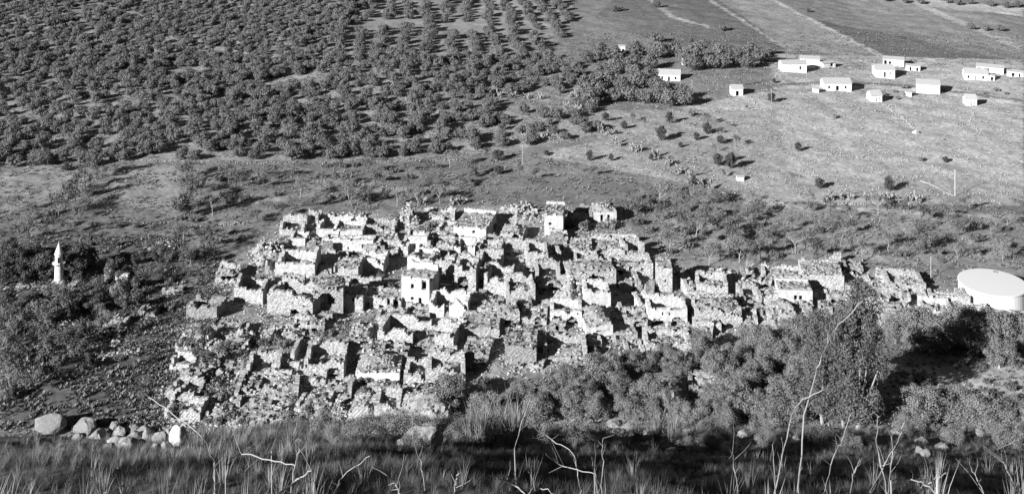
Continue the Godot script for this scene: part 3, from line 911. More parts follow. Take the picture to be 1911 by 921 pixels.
	house(500,750,556,745,22,6,low,{"rag":0.9,"front":0.7,"left":0.3,"fill":0.45,"skew":10.0,"spill":9.0,"group":jumble})
	house(548,778,604,770,24,5,low,{"rag":0.8,"front":0.8,"back":0.4,"mat":"pale_stone","skew":-12.0,"fill":0.5,"spill":9.0,"group":jumble})
	house(606,748,655,744,26,5,low,{"rag":0.9,"left":0.4,"right":1.0,"front":0.5,"spill":9.0,"group":jumble})
	house(590,792,640,786,22,5,low,{"rag":0.95,"front":0.4,"right":0.2,"skew":15.0,"spill":9.0,"group":jumble})
	house(480,792,530,792,18,5,low,{"rag":0.95,"back":0.5,"left":0.2,"fill":0.4,"spill":9.0,"group":jumble})
	house(650,784,694,778,28,5,low,{"rag":0.7,"mat":"pale_stone","left":0.3,"fill":0.5,"skew":-8.0,"spill":9.0,"group":jumble})
	house(380,788,430,786,16,5,low,{"rag":0.95,"front":0.5,"fill":0.4,"skew":12.0,"spill":9.0,"group":jumble})
	heap(520,775,70,16,220,0.22,"rubble bank in the lower west corner of the village")
	heap(630,770,60,16,200,0.22,"rubble bank beside the bright blocky ruin")
	heap(400,765,70,12,160,0.2,"rubble spread below the long roofless yard")
	heap(450,785,60,10,140,0.2,"last rubble patch above the near slope")
	house(698,792,746,788,40,6,"bright blocky ruin beside a long diagonal shadow",{"rag":0.4,"mat":"pale_stone","fill":0.7,"fmat":"rubble"})
	house(736,794,836,788,28,6,"vault mound with a cracked pale crown near the slope's foot",{"rag":0.3,"mat":"stone","fill":0.95,"dome":1.6,"fmat":"rubble"})
	house(1238,778,1258,774,52,4,"single upright wall pillar among the trees",{"rag":0.15,"mat":"grey_stone","fill":0.3})
	house(1286,744,1348,740,22,6,"tilted stone roof slab poking out of the trees",{"rag":0.2,"mat":"grey_stone","fill":0.95,"dome":0.5,"fmat":"rubble"})
	house(1172,672,1206,668,16,5,"little wall remnant next to the mound-like house",{"rag":0.7,"mat":"stone"})
	house(1060,704,1096,706,14,6,"sunlit patch of broken floor behind the shrubs",{"rag":0.5,"fill":0.8,"fmat":"rubble"})
	# heaps of fallen stone
	heap(505,470,70,26,260,0.28,"stony slope tumbling from the village's upper corner")
	heap(488,500,50,30,200,0.28,"stony slope spilling below the large roofless house")
	heap(762,415,46,34,160,0.28,"bright stone mound beside a dark bush at the village top")
	heap(970,402,100,20,300,0.28,"wide heap of stones left of the tall tower house")
	heap(1068,560,80,44,420,0.26,"long stone slide below the house with the high arch")
	heap(1000,590,60,14,160,0.24,"stones spread under the ragged sunlit front")
	heap(540,730,60,14,160,0.24,"stone heap before the torn-hole ruin")
	heap(470,735,60,12,140,0.24,"stone heap beside the ragged gable")
	heap(700,745,60,16,160,0.24,"stones tumbled under the long white wall")
	heap(1350,520,90,18,170,0.26,"rubble bank at the head of the east row")
	heap(1690,580,70,14,150,0.26,"stony bank below the rough house near the tank")
	heap(540,620,70,16,160,0.24,"pale stone bank below the massive block")
	heap(910,655,70,14,130,0.22,"stones lying around the flat earth-roofed house")
	heap(1440,600,80,12,120,0.22,"stones at the foot of the twin-window house")
	small_rooms(zone([400,530, 520,420, 760,400, 1010,400, 1190,460, 1290,540, 1290,640, 1000,690, 700,690, 480,640]), 60, "small roofless room of low jagged walls squeezed between larger ruins", "small rooms between the larger ruins")
	small_rooms(zone([320,730, 350,610, 480,650, 700,690, 880,690, 860,740, 830,795, 310,795]), 24, "small heap-like room of low stubs in the lower western ruins", "small rooms of the lower western ruins")
	small_rooms(zone([1290,520, 1420,505, 1640,505, 1770,548, 1785,575, 1785,604, 1720,606, 1390,622, 1300,640]), 34, "small low-walled room in the rubble strip toward the water tank", "small rooms of the east strip")
	# loose stones over all the village ground
	var n := 0
	while n < 9000:
		var q := Vector2(rng.randf_range(300, 1911), rng.randf_range(385, 795))
		if not Geometry2D.is_point_in_polygon(q, village_zone): continue
		n += 1
		var p := gp(q.x, q.y)
		put_stone(p, rng.randf_range(0.08, 0.26) * (1.6 if rng.randf() < 0.06 else 1.0), rng.randf_range(0.1, 0.34))
	# stones that have rolled out of the ruins onto the west slope
	for k in 1500:
		var t := rng.randf()
		var edge := Vector2(lerpf(395, 315, t), lerpf(560, 795, t))
		var p := gp(edge.x - absf(rng.randfn()) * 34.0, edge.y + rng.randfn() * 6.0)
		put_stone(p, rng.randf_range(0.07, 0.22), rng.randf_range(0.1, 0.34))

func lathe(profile: Array, segs: int, skip := [], r_jit := 0.0) -> MB:   # profile: [radius, height]; skip: [row, from segment, to segment]
	var mb := MB.new()
	for k in profile.size() - 1:
		for s in segs:
			var gone := false
			for q in skip:
				if q[0] == k and s >= q[1] and s < q[2]: gone = true
			if gone: continue
			var a0 := TAU * s / segs
			var a1 := TAU * (s + 1) / segs
			var p: Array = profile[k]
			var q2: Array = profile[k + 1]
			mb.quad(Vector3(cos(a0) * p[0], p[1], sin(a0) * p[0]), Vector3(cos(a0) * q2[0], q2[1], sin(a0) * q2[0]), Vector3(cos(a1) * q2[0], q2[1], sin(a1) * q2[0]), Vector3(cos(a1) * p[0], p[1], sin(a1) * p[0]))
	return mb

func build_landmarks() -> void:
	# minaret on its terrace
	var c := gp(109, 529)
	var k := metres(79.0, c) / 9.75
	var m := thing("minaret", "slender white minaret with a conical cap and broken balcony", "minaret", "", c)
	m.scale = Vector3.ONE * k
	var b := MB.new()
	b.box(Vector3(-1.25, -0.8, -1.1), Vector3(2.5, 0, 0), Vector3(0, 1.75, 0), Vector3(0, 0, 2.2))
	part("plinth", b.mesh(mats["pale_stone"]), m)
	part("shaft", lathe([[0.98, 0.9], [0.96, 1.6], [0.94, 2.6], [0.91, 3.6], [0.89, 4.6]], 14).mesh(mats["whitewash"]), m)
	# segments run from +x round through +z (towards the village): the balcony floor has lost a piece
	part("balcony", lathe([[0.88, 4.3], [1.42, 4.72], [1.5, 4.95], [0.6, 4.97]], 18, [[1, 1, 3], [2, 1, 3]]).mesh(mats["whitewash"]), m)
	var drum := part("lantern", lathe([[0.84, 4.9], [0.84, 5.0], [0.83, 6.3], [0.82, 6.75]], 16, [[1, 2, 4]]).mesh(mats["whitewash"]), m)
	part("cornice", lathe([[0.82, 6.72], [0.97, 6.85], [0.97, 6.98], [0.8, 7.0]], 16).mesh(mats["whitewash"]), drum)
	part("cone_cap", lathe([[0.94, 6.99], [0.66, 7.8], [0.3, 8.7], [0.09, 9.25], [0.05, 9.6], [0.0, 9.75]], 16).mesh(mats["whitewash"]), m)
	# terrace and remains round it
	house(28,540,132,536,4,4,"grassy terrace held by a low stone wall below the minaret",{"rag":0.15,"mat":"earth","fill":0.85,"fmat":"earth","weeds":0.3,"group":"remains round the minaret"})
	house(88,566,116,570,12,3,"bright tilted slab of wall below the minaret",{"rag":0.3,"mat":"plaster","back":0.3,"fill":0.5,"group":"remains round the minaret"})
	house(204,548,228,552,38,2.5,"broken pyramid-like wall fragment among the dark trees",{"rag":0.6,"mat":"stone","shape":[0.4,1.0,0.4],"peak":1.2,"left":0.5,"right":0.4,"group":"remains round the minaret"})
	house(194,526,202,526,20,2,"thin stone stump rising from the trees by the minaret",{"rag":0.5,"mat":"pale_stone","group":"remains round the minaret"})
	house(302,552,340,542,12,2,"low tumbled wall on the slope between minaret and village",{"rag":0.8,"mat":"stone","group":"remains round the minaret"})
	house(256,588,288,590,14,3,"shaded hollow ruin on the slope between minaret and village",{"rag":0.7,"mat":"grey_stone","group":"remains round the minaret"})
	house(190,612,226,614,10,4,"half-buried pale wall under the trees",{"rag":0.7,"mat":"stone","group":"remains round the minaret"})
	heap(120,605,30,8,60,0.22,"small scatter of pale stones under the dark trees","earth")
	heap(620,400,30,6,10,0.2,"low stone patch above the village","earth")
	heap(215,655,90,14,240,0.26,"spill of pale stones on the dark west slope","earth")
	heap(300,458,60,8,80,0.24,"low stone scatter in the dark field","earth")
	# round water tank
	var tc := gp(1853, 553)
	var r := metres(61.0, tc)
	var t := thing("water_tank", "large round white water tank with a flat roof", "tank", "", tc)
	var th := metres(27.0, tc)
	part("shell", lathe([[r * 0.985, -1.0], [r * 0.985, th * 0.5], [r * 0.985, th - 0.25]], 64).mesh(mats["tank_paint"]), t)
	part("rim", lathe([[r * 0.985, th - 0.26], [r * 1.005, th - 0.24], [r * 1.005, th], [r * 0.96, th + 0.03]], 64).mesh(mats["tank_paint"]), t)
	part("roof", lathe([[r * 0.961, th + 0.032], [r * 0.5, th + 0.07], [0.01, th + 0.09]], 64).mesh(mats["tank_paint"]), t)
	var hatch := MB.new()
	hatch.box(Vector3(r * 0.3, th + 0.1, -r * 0.72), Vector3(0.7, 0, 0), Vector3(0, 0.18, 0), Vector3(0, 0, 0.6))
	part("hatch", hatch.mesh(mats["earth"]), t)
	# pale sunk cistern roof left of the tank
	var cc := gp(1662, 522)
	var cr := metres(24.0, cc)
	var cis := thing("cistern", "low pale cistern cap shaped like a shallow tent", "cistern", "", cc)
	part("cap", lathe([[cr, -0.4], [cr, 0.25], [cr * 0.7, 0.7], [cr * 0.3, 0.95], [0.01, 1.0]], 20).mesh(mats["plaster"]), cis)
	part("rim", lathe([[cr * 1.08, -0.5], [cr * 1.08, 0.12], [cr * 0.98, 0.14]], 20).mesh(mats["stone"]), cis)

func build_huts() -> void:
	hut(1229,151,1270,151,17,5,"long white hut at the edge of the tree clump",1.2,[[0.14,0.2,0.35,0.7],[0.44,0.52,0.0,0.72],[0.76,0.82,0.35,0.7]])
	hut(1366,179,1387,178,17,4,"small square white hut standing alone between bushes",0.8,[[0.35,0.6,0.0,0.7]])
	hut(1461,134,1506,136,17,5.5,"white hut in front of a pillared shed, nearest the tree clump",0.8,[[0.7,0.78,0.3,0.7]])
	hut(1493,121,1530,124,15,5,"pillared pale shed behind the white hut nearest the tree clump",0.6,[[0.05,0.16,0.0,0.8],[0.22,0.34,0.0,0.8]])
	hut(1537,126,1560,126,9,3,"low shed with a dark doorway beside the pillared shed",0.3,[[0.6,0.85,0.0,0.9]])
	hut(1539,169,1590,171,19,6,"white hut with a long ridge in front of the track",1.2,[[0.14,0.2,0.35,0.7],[0.44,0.52,0.0,0.72],[0.76,0.82,0.35,0.7]])
	hut(1635,144,1671,147,19,6,"white hut with a black side before the second pillared shed",1.2,[[0.14,0.2,0.35,0.7],[0.44,0.52,0.0,0.72],[0.76,0.82,0.35,0.7]])
	hut(1649,122,1688,125,14,5,"pale open-sided shed behind the black-sided hut",0.6,[[0.05,0.16,0.0,0.8],[0.24,0.4,0.0,0.7]])
	hut(1691,131,1718,133,10,3.5,"low shed with two dark doors at the ploughed field",0.3,[[0.25,0.4,0.0,0.9],[0.7,0.86,0.0,0.9]])
	hut(1711,173,1755,176,21,6,"biggest white hut with a stepped roof beside the tall dry grass",1.0,[[0.6,0.65,0.3,0.5]])
	hut(1627,190,1647,191,17,4,"little white cube hut below the track",1.2,[[0.14,0.2,0.35,0.7],[0.44,0.52,0.0,0.72],[0.76,0.82,0.35,0.7]])
	hut(1801,149,1845,150,17,5.5,"white hut at the track with an open shed behind it",1.2,[[0.14,0.2,0.35,0.7],[0.44,0.52,0.0,0.72],[0.76,0.82,0.35,0.7]])
	hut(1823,134,1874,139,13,5,"pale open shed behind the easternmost white hut",0.6,[[0.04,0.18,0.0,0.8],[0.3,0.46,0.0,0.8]])
	hut(1846,150,1857,151,10,3,"tiny lean-to at the wall of the easternmost hut",0.2,[[0.4,0.8,0.0,0.8]])
	hut(1880,142,1911,144,10,3,"low shed with dark doors beyond the easternmost hut",0.3,[[0.3,0.45,0.0,0.9],[0.7,0.85,0.0,0.9]])
	hut(1803,197,1824,197,17,4,"lone white cube hut in the open field",1.2,[[0.14,0.2,0.35,0.7],[0.44,0.52,0.0,0.72],[0.76,0.82,0.35,0.7]])
	hut(1520,173,1529,173,9,2,"white booth no bigger than a cupboard beside the long-ridged hut",0.2)
	hut(1693,180,1702,180,9,2,"white booth in the tall dry grass",0.2)
	hut(1273,121,1287,121,17,3,"white hut half hidden by trees",0.5)
	hut(1339,108,1356,110,11,4,"pale roof showing among the trees",0.6)
	hut(1155,101,1167,101,15,3,"pale broken hut where the olive grove meets the field",0.2,[[0.5,0.9,0.2,0.7]])
	hut(1377,338,1389,338,9,1.6,"small white box lying at the path through the scrub",0.1)
	var c := gp(1710, 248)
	single("field_boulder", rock_mesh(31, Vector3(1.3, 0.9, 0.9), 10, 0.35, mats["white_boulder"]), "white boulder at the end of a stone row in the open field", "boulder", "", c)

func build_grove() -> void:
	var area := zone([-80,-25, 1075,-25, 1062,60, 1012,100, 1080,130, 1105,165, 1115,200, 1120,250, 1010,268, 880,288, 640,298, 420,300, 300,298, 210,300, 100,330, -80,385])
	var clear := [zone([470,160, 590,135, 610,150, 500,172]), zone([810,50, 880,42, 900,62, 820,68]), zone([285,128, 400,128, 420,140, 300,142]), zone([940,185, 1060,185, 1070,215, 960,205]), zone([180,186, 240,186, 250,198, 190,200]), zone([650,48, 780,40, 780,52, 660,58]), zone([0,150, 60,140, 60,150, 0,160])]
	var spots: Array[Vector3] = []
	var near_edge := 425.0
	# two planted plots far off
	for row in range(-40, 60):
		for k in range(0, 60):
			var along := Vector2(0.39, 0.92).normalized()
			var across := Vector2(along.y, -along.x)
			var g := along * (k * 4.6) + across * (row * 6.8) + Vector2(-190, 425)
			if g.x < -72.0 + (g.y - 425.0) * 0.06: spots.append(Vector3(g.x + rng.randfn() * 0.8, 0, -(g.y + rng.randfn() * 0.9)))
	for row in range(0, 16):
		for k in range(0, 46):
			var g := Vector2(-66 + row * 8.8, 425 + k * 4.9)
			g.x -= (g.y - 425.0) * 0.07
			spots.append(Vector3(g.x + rng.randfn() * 0.8 + sin(g.y * 0.06 + row) * 1.0, 0, -(g.y + rng.randfn() * 1.0)))
	# older, less regular trees in front of them
	for a in range(0, 45):
		for q in range(0, 26):
			spots.append(Vector3(-192 + a * 5.2 + rng.randfn() * 1.5 + q % 2 * 3.0, 0, -(312 + q * 4.8 + rng.randfn() * 1.6)))
	var good: Array[Vector3] = []
	for s in spots:
		if -s.z > 640.0: continue
		var p := on_ground(s.x, s.z)
		var q := proj(p)
		if q.x < -60 or q.y < -24: continue
		if not Geometry2D.is_point_in_polygon(q, area): continue
		var skip := rng.randf() < (0.07 if -s.z > near_edge else 0.12)
		if q.x > 850.0 and q.y > 150.0 and rng.randf() < 0.25: skip = true
		for z in clear:
			if Geometry2D.is_point_in_polygon(q, z): skip = true
		if not skip: good.append(p)
	good.sort_custom(func(a, b): return a.z > b.z)
	var kinds := []
	for k in 6:
		kinds.append(tree_meshes(100 + k, 6.4, 4.3, 0.55, 26, 1.15, 52, 0.3, "olive_leaf" if k % 2 == 0 else "olive_leaf_dark", "dark_bark", 0.26))
	var rest := []
	for k in 6: rest.append([])
	for k in good.size():
		var kind := rng.randi() % 6
		var s := rng.randf_range(0.54, 0.9)
		if k < 300:
			plant("olive_tree", kinds[kind], good[k], s, "round grey-green olive tree on the near side of the grove", "tree", "olive trees of the grove", rng.randf_range(0.82, 1.25))
		else:
			rest[kind].append(Transform3D(Basis(Vector3.UP, rng.randf() * TAU).scaled(Vector3(s, s * rng.randf_range(0.8, 1.25), s)), good[k]))
	var far := Node3D.new()
	far.name = "far_olive_grove"
	far.set_meta("kind", "stuff")
	add_child(far)
	tag(far, "rows of small olive trees on the far side of the grove", "olive grove")
	for k in 6:
		var ts: Array[Transform3D] = []
		ts.assign(rest[k])
		scatter("trunks", kinds[k][0], ts, PackedFloat32Array(), "", "", far)
		scatter("crowns", kinds[k][1], ts, PackedFloat32Array(), "", "", far)
	# single trees and the clump beside the huts
	for s in [[1225,80,1.0],[1147,22,0.7],[1225,14,0.8],[1350,58,0.7],[1508,22,0.45],[1812,55,0.7],[1842,58,0.6],[1866,58,0.7],[1243,92,0.7],[1315,90,0.9],[1330,98,0.8],[1365,100,0.8],[1440,100,0.7],[1400,98,0.5],[1160,20,0.5],[1290,80,0.5]]:
		plant("field_tree", kinds[rng.randi() % 6], gp(s[0], s[1]), s[2], "single round tree in the open field throwing a long shadow", "tree", "single trees in the fields")
	for s in [[1100,175],[1125,185],[1150,192],[1175,190],[1200,195],[1230,195],[1255,198],[1115,160],[1140,160],[1165,165],[1190,168],[1215,170],[1240,175],[1130,140],[1155,142],[1180,150],[1210,152],[1105,200],[1265,185],[1285,196],[1300,130],[1320,128],[1345,130],[1280,118],[1300,112],[1365,122],[1395,130],[1100,120],[1120,112],[1150,118],[1180,125],[1205,130],[1190,105],[1225,110],[1250,108],[1420,118],[1400,108],[1340,112]]:
		plant("clump_tree", kinds[rng.randi() % 6], gp(s[0] + rng.randfn() * 4, s[1] + rng.randfn() * 2), rng.randf_range(0.9, 1.4), "bushy tree in the clump in front of the long white hut", "tree", "tree clump beside the huts", 1.15)
	for s in [[1655,2],[1690,6],[1720,8],[1770,6],[1790,10],[1810,8],[1850,12],[1880,15],[1900,14]]:
		plant("hedge_tree", kinds[rng.randi() % 6], gp(s[0], s[1]), 0.75, "small dark tree in the row along the far pale track", "tree", "trees along the far pale track")

func build_near_trees() -> void:
	var near := []
	for k in 5: near.append(tree_meshes(200 + k, 6.6, 5.0, 0.5, 52, 0.85, 190, 0.12, "near_leaf", "pale_bark", 0.2))
	for s in [
		[835,762,80],[905,790,72],[1000,788,70],[1062,776,66],[1110,780,60],[1126,722,84],[1170,782,62],[1212,752,74],[1310,664,64],[1342,716,72],[1372,690,64],[1395,735,66],[1424,672,76],[1480,655,84],[1502,722,92],[1462,760,72],[1300,798,66],[1440,795,72],[1350,800,60],
		[1718,650,96],[1768,652,100],[1806,646,92],[1852,650,90],[1892,640,66],[1718,796,92],[1790,788,84],[1842,806,84],[1892,812,78],[1705,775,66],[1755,785,72],[1836,655,80],[1400,770,66],[1060,720,54],[1180,700,56],[1260,705,58],[1270,795,60],[1560,700,70],[1540,660,66],[1210,690,48],[950,790,50],[1330,760,60],[1360,745,64],[1420,720,66],[1440,690,66],[1400,655,56],[1470,690,70],[1510,640,70],[1250,770,56],[1210,785,54],[1090,750,56],[1150,735,58],[1030,760,56],[970,755,50],[1480,790,64],[1660,790,60],[1690,808,66],[1740,650,60],[1780,640,60],[1876,648,74],[1820,630,56],[1905,650,76],[1672,640,60],[1860,790,70],[1810,800,64],[1905,790,66],[1290,690,50],[1240,672,44],[1700,642,74]]:
		var p := gp(s[0], s[1])
		var w := metres(s[2], p)
		plant("near_olive_tree", near[rng.randi() % 5], p, clampf(w / 6.0, 0.6, 1.5), "dense grey leafy tree on the slope below the village", "tree", "leafy trees below the village", rng.randf_range(0.85, 1.05))
	plant("slender_tree", near[1], gp(1371, 779), 1.05, "leafy tree whose pale bare trunk shows, beside the tilted slab", "tree", "", 1.2)
	plant("slender_tree", near[3], gp(1866, 686), 1.0, "leafy tree with a pale forked trunk over a dark shadow", "tree", "", 1.1)
	var gum := []
	for k in 3: gum.append(tree_meshes(300 + k, 9.5, 21.5, 1.8, 120, 1.15, 150, 0.2, "gum_leaf", "pale_bark", 0.35, 0.8))
	plant("tall_gum_tree", gum[0], gp(1600, 808), 1.1, "tallest tree with drooping grey foliage and a black shaded flank", "tree", "", 1.0)
	plant("tall_gum_tree", gum[1], gp(1535, 792), 0.84, "tall drooping tree between the tallest tree and the slab", "tree")
	plant("tall_gum_tree", gum[2], gp(1575, 800), 0.7, "shorter drooping tree in front of the tallest tree", "tree", "", 1.1)

func build_mid_trees() -> void:
	var bare := []
	for k in 4: bare.append(bare_tree_meshes(400 + k, 6.5, 0.16, "twig", "dry_leaf", 7, 0.16, 0.5))
	var dark := []
	for k in 4: dark.append(bare_tree_meshes(420 + k, 6.5, 0.16, "dark_bark", "olive_leaf_dark", 26, 0.22, 0.7, 3))
	var round_dark := []
	for k in 3: round_dark.append(tree_meshes(440 + k, 6.5, 5.4, 0.3, 34, 0.95, 60, 0.26, "dark_leaf", "dark_bark", 0.25))
	var bush := []
	for k in 4: bush.append(bush_mesh(460 + k, 2.4, 1.5, 14, 42, 0.17, "olive_leaf_dark" if k < 2 else "near_leaf"))
	var pale_bush := bush_mesh(470, 2.4, 1.6, 14, 44, 0.17, "dry_leaf")
	# bare and half-bare trees in the middle ground
	for s in [[345,410],[352,385],[362,365],[370,395],[355,330],[350,345],[108,402],[130,372],[150,360],[168,348],[182,332],[500,395],[480,410],[515,410],[560,370],[600,360],[640,350],[440,350],[455,338],[485,335],[520,335],[545,345],[700,345],[760,360],[820,380],[860,350],[20,400],[60,420],[100,430],[150,410],[550,390],[590,388],[655,385],[690,380],[740,385],[780,385],[420,330],[620,330],[680,325],[760,322],[460,418]]:
		if rng.randf() < 0.4: plant("bare_tree", bare[rng.randi() % 4], gp(s[0], s[1]), rng.randf_range(0.6, 1.0), "thin leafless tree in the grassland between grove and village", "tree", "leafless trees in the grassland between grove and village")
		else: plant("scrub_tree", dark[rng.randi() % 4], gp(s[0], s[1]), rng.randf_range(0.5, 0.85), "thinly leaved dark tree in the grassland between grove and village", "tree", "thin dark trees in the grassland between grove and village")
	for s in [[1165,400],[1190,405],[1215,395],[1240,410],[1260,400],[1285,420],[1300,440],[1320,415],[1340,430],[1355,455],[1375,440],[1290,395],[1330,385],[1400,420],[1410,405],[1180,380],[1230,378],[1480,430],[1510,440],[1560,430],[1600,440],[1640,400],[1660,420],[1720,415],[1790,440],[1850,440],[1880,420],[1900,400],[1660,470],[1700,480],[1740,470],[1560,480],[1610,490],[1520,485],[1380,490],[1400,500],[1420,485],[1440,470],[1800,480],[1860,470],[1590,415],[1690,395]]:
		if rng.randf() < 0.3: plant("bare_tree", bare[rng.randi() % 4], gp(s[0], s[1]), rng.randf_range(0.6, 1.05), "thin leafless tree in the field behind the corner tower", "tree", "leafless trees in the field behind the corner tower")
		else: plant("scrub_tree", dark[rng.randi() % 4], gp(s[0], s[1]), rng.randf_range(0.55, 0.95), "thinly leaved dark tree in the field behind the corner tower", "tree", "thin dark trees in the field behind the corner tower")
	for s in [[1225,248],[1305,290],[1295,345],[1318,340],[1365,300],[1363,315],[1490,282],[1765,303],[1150,250],[1165,240],[1250,230],[1290,235],[1320,232],[1358,236],[1340,250],[1345,268],[1375,275],[1350,330],[1385,160],[1440,190],[1440,170],[1445,155],[1395,205],[930,300],[905,290],[890,330],[930,325],[1000,335],[1080,325],[1110,330],[1320,250],[1300,262],[1100,300],[1050,300],[1020,290],[970,330],[1130,225],[1180,228],[1205,238],[1235,262],[1270,275],[1330,285],[1340,310],[1215,300],[1140,300],[1530,352],[1660,356]]:
		plant("field_shrub", round_dark[rng.randi() % 3] if rng.randf() < 0.5 else dark[rng.randi() % 4], gp(s[0], s[1]), rng.randf_range(0.2, 0.62), "dark round shrub in the rough grass in front of the huts", "bush", "dark shrubs in the rough grass", rng.randf_range(0.9, 1.5))
	for set in [[zone([1150,372, 1911,390, 1911,498, 1640,488, 1290,508, 1200,445]), 62, "the field behind the corner tower"], [zone([340,312, 880,306, 880,384, 560,395, 345,425]), 46, "the grassland between grove and village"], [zone([0,395, 340,400, 470,470, 330,600, 250,480, 0,470]), 34, "the dark slope above the minaret"]]:
		var done := 0
		while done < set[1]:
			var q := Vector2(rng.randf_range(0, 1911), rng.randf_range(300, 610))
			if not Geometry2D.is_point_in_polygon(q, set[0]): continue
			done += 1
			var t := rng.randf()
			if t < 0.4: plant("low_bush", bush[rng.randi() % 2], gp(q.x, q.y), rng.randf_range(0.5, 1.3), "low dark bush in " + set[2], "bush", "low bushes in " + set[2])
			elif t < 0.85: plant("scrub_tree", dark[rng.randi() % 4], gp(q.x, q.y), rng.randf_range(0.4, 0.8), "thinly leaved dark tree in " + set[2], "tree", "thin dark trees in " + set[2])
			else: plant("bare_tree", bare[rng.randi() % 4], gp(q.x, q.y), rng.randf_range(0.5, 0.95), "thin leafless tree in " + set[2], "tree", "leafless trees in " + set[2])
	# dark trees of the west slope, round the minaret
	for s in [[28,512],[60,495],[84,520],[8,530],[40,530],[20,490],[70,520],[150,505],[140,520],[165,495],[0,505]]:
		plant("dark_tree", round_dark[rng.randi() % 3], gp(s[0], s[1]), rng.randf_range(0.75, 1.1), "black-green leafy tree crowded behind the minaret", "tree", "dark trees behind the minaret")
	var west := zone([0,560, 90,575, 140,545, 215,500, 260,480, 330,470, 300,530, 250,560, 230,640, 170,700, 60,720, 0,780])
	var n := 0
	while n < 64:
		var q := Vector2(rng.randf_range(0, 330), rng.randf_range(470, 780))
		if not Geometry2D.is_point_in_polygon(q, west): continue
		n += 1
		var t := rng.randf()
		if t < 0.3: plant("dark_tree", round_dark[rng.randi() % 3], gp(q.x, q.y), rng.randf_range(0.4, 0.75), "black-green tree on the slope below the minaret", "tree", "dark trees below the minaret")
		elif t < 0.8: plant("scrub_tree", dark[rng.randi() % 4], gp(q.x, q.y), rng.randf_range(0.6, 1.0), "thin dark tree on the slope below the minaret", "tree", "thin trees below the minaret")
		else: plant("bare_tree", bare[rng.randi() % 4], gp(q.x, q.y), rng.randf_range(0.6, 0.9), "leafless tree on the slope below the minaret", "tree", "leafless trees below the minaret")
	for s in [[215,520],[225,560],[228,600],[190,560],[240,540],[170,590],[380,480],[360,500],[400,470],[395,450],[340,660],[250,665],[380,650],[370,690],[400,690],[240,690]]:
		plant("scrub_tree", dark[rng.randi() % 4], gp(s[0], s[1]), rng.randf_range(0.55, 0.9), "thin dark tree on the slope between minaret and village", "tree", "thin trees between minaret and village")
	# bushes in and round the village
	for s in [[785,432],[800,425],[795,436],[640,622],[615,625],[655,628],[680,618],[512,640],[490,645],[530,648],[470,640],[720,600],[735,598],[800,560],[1060,425],[1075,420],[1090,428],[1040,400],[750,410],[690,430],[660,540],[700,555],[620,545],[1140,425],[1125,425],[425,655],[445,668],[395,575],[415,575],[880,690],[900,680],[990,660],[1100,660],[1290,640],[1240,640],[1390,560],[1420,555],[1470,535],[1640,560],[1660,575],[1850,590],[1890,605],[1740,610],[560,800],[450,795],[330,780],[300,760],[270,740]]:
		plant("village_bush", bush[rng.randi() % 4], gp(s[0], s[1]), rng.randf_range(0.7, 1.35), "scrubby grey bush growing between the ruined walls", "bush", "bushes among the ruins")
	for set in [[zone([310,795, 340,705, 480,660, 700,700, 870,720, 860,795]), 60], [zone([420,560, 540,430, 1000,410, 1250,500, 1290,620, 1000,690, 600,660]), 46], [zone([940,765, 1330,755, 1340,815, 940,815]), 40], [zone([1660,700, 1911,690, 1911,815, 1660,815]), 24]]:
		var done := 0
		while done < set[1]:
			var q := Vector2(rng.randf_range(300, 1911), rng.randf_range(400, 815))
			if not Geometry2D.is_point_in_polygon(q, set[0]): continue
			done += 1
			plant("scrub_bush", bush[rng.randi() % 4], gp(q.x, q.y), rng.randf_range(0.4, 1.05), "low scrub bush rooted in rubble or dry grass below the ruins", "bush", "scrub bushes in and below the ruins", rng.randf_range(0.7, 1.3))
	for s in [[352,412,1.2],[347,385,1.1],[356,360,1.0],[350,338,0.9],[120,395,1.0],[140,375,1.0],[160,358,1.05],[180,335,1.0],[105,405,0.9]]:
		plant("tall_scrub_tree", dark[rng.randi() % 4], gp(s[0], s[1]), s[2], "tall thin tree throwing a long shadow over the pale curved field", "tree", "tall thin trees beside the pale curved field", 1.25)
	for s in [[770,402],[756,408],[1690,178],[1670,172],[1650,178],[1840,175],[1860,170],[1880,176],[1690,165],[1675,185],[1720,300],[1560,220],[1290,215],[1385,480],[330,380],[338,395],[335,410]]:
		plant("dry_bush", pale_bush, gp(s[0], s[1]), rng.randf_range(0.6, 1.1), "pale dry bush standing in open ground", "bush", "pale dry bushes")
	# prickly pear hedges
	var pears := [cactus_mesh(1), cactus_mesh(2), cactus_mesh(3)]
	var rows := [[900,178,960,182,12],[960,182,1010,185,8],[1060,180,1085,175,10],[1075,190,1080,215,14],[1050,205,1085,210,10],[1105,240,1140,255,10],[960,258,1050,262,14],[1145,270,1200,285,14],[1205,285,1260,315,10],[1260,320,1290,330,6],[620,330,660,333,4],[750,190,780,180,6],[1540,375,1600,372,12],[1610,372,1680,376,12],[1690,374,1720,376,6],[835,385,870,378,6],[780,378,800,385,4],[1260,335,1330,355,8]]
	for r in rows:
		for k in r[4]:
			var t := rng.randf()
			var c := single("prickly_pear", pears[rng.randi() % 3], "clump of pale prickly pear pads in a field hedge", "cactus", "prickly pear hedges", gp(lerpf(r[0], r[2], t), lerpf(r[1], r[3], t) + rng.randfn() * 1.5))
			c.rotation.y = rng.randf() * TAU
			c.scale = Vector3.ONE * rng.randf_range(0.45, 0.85)

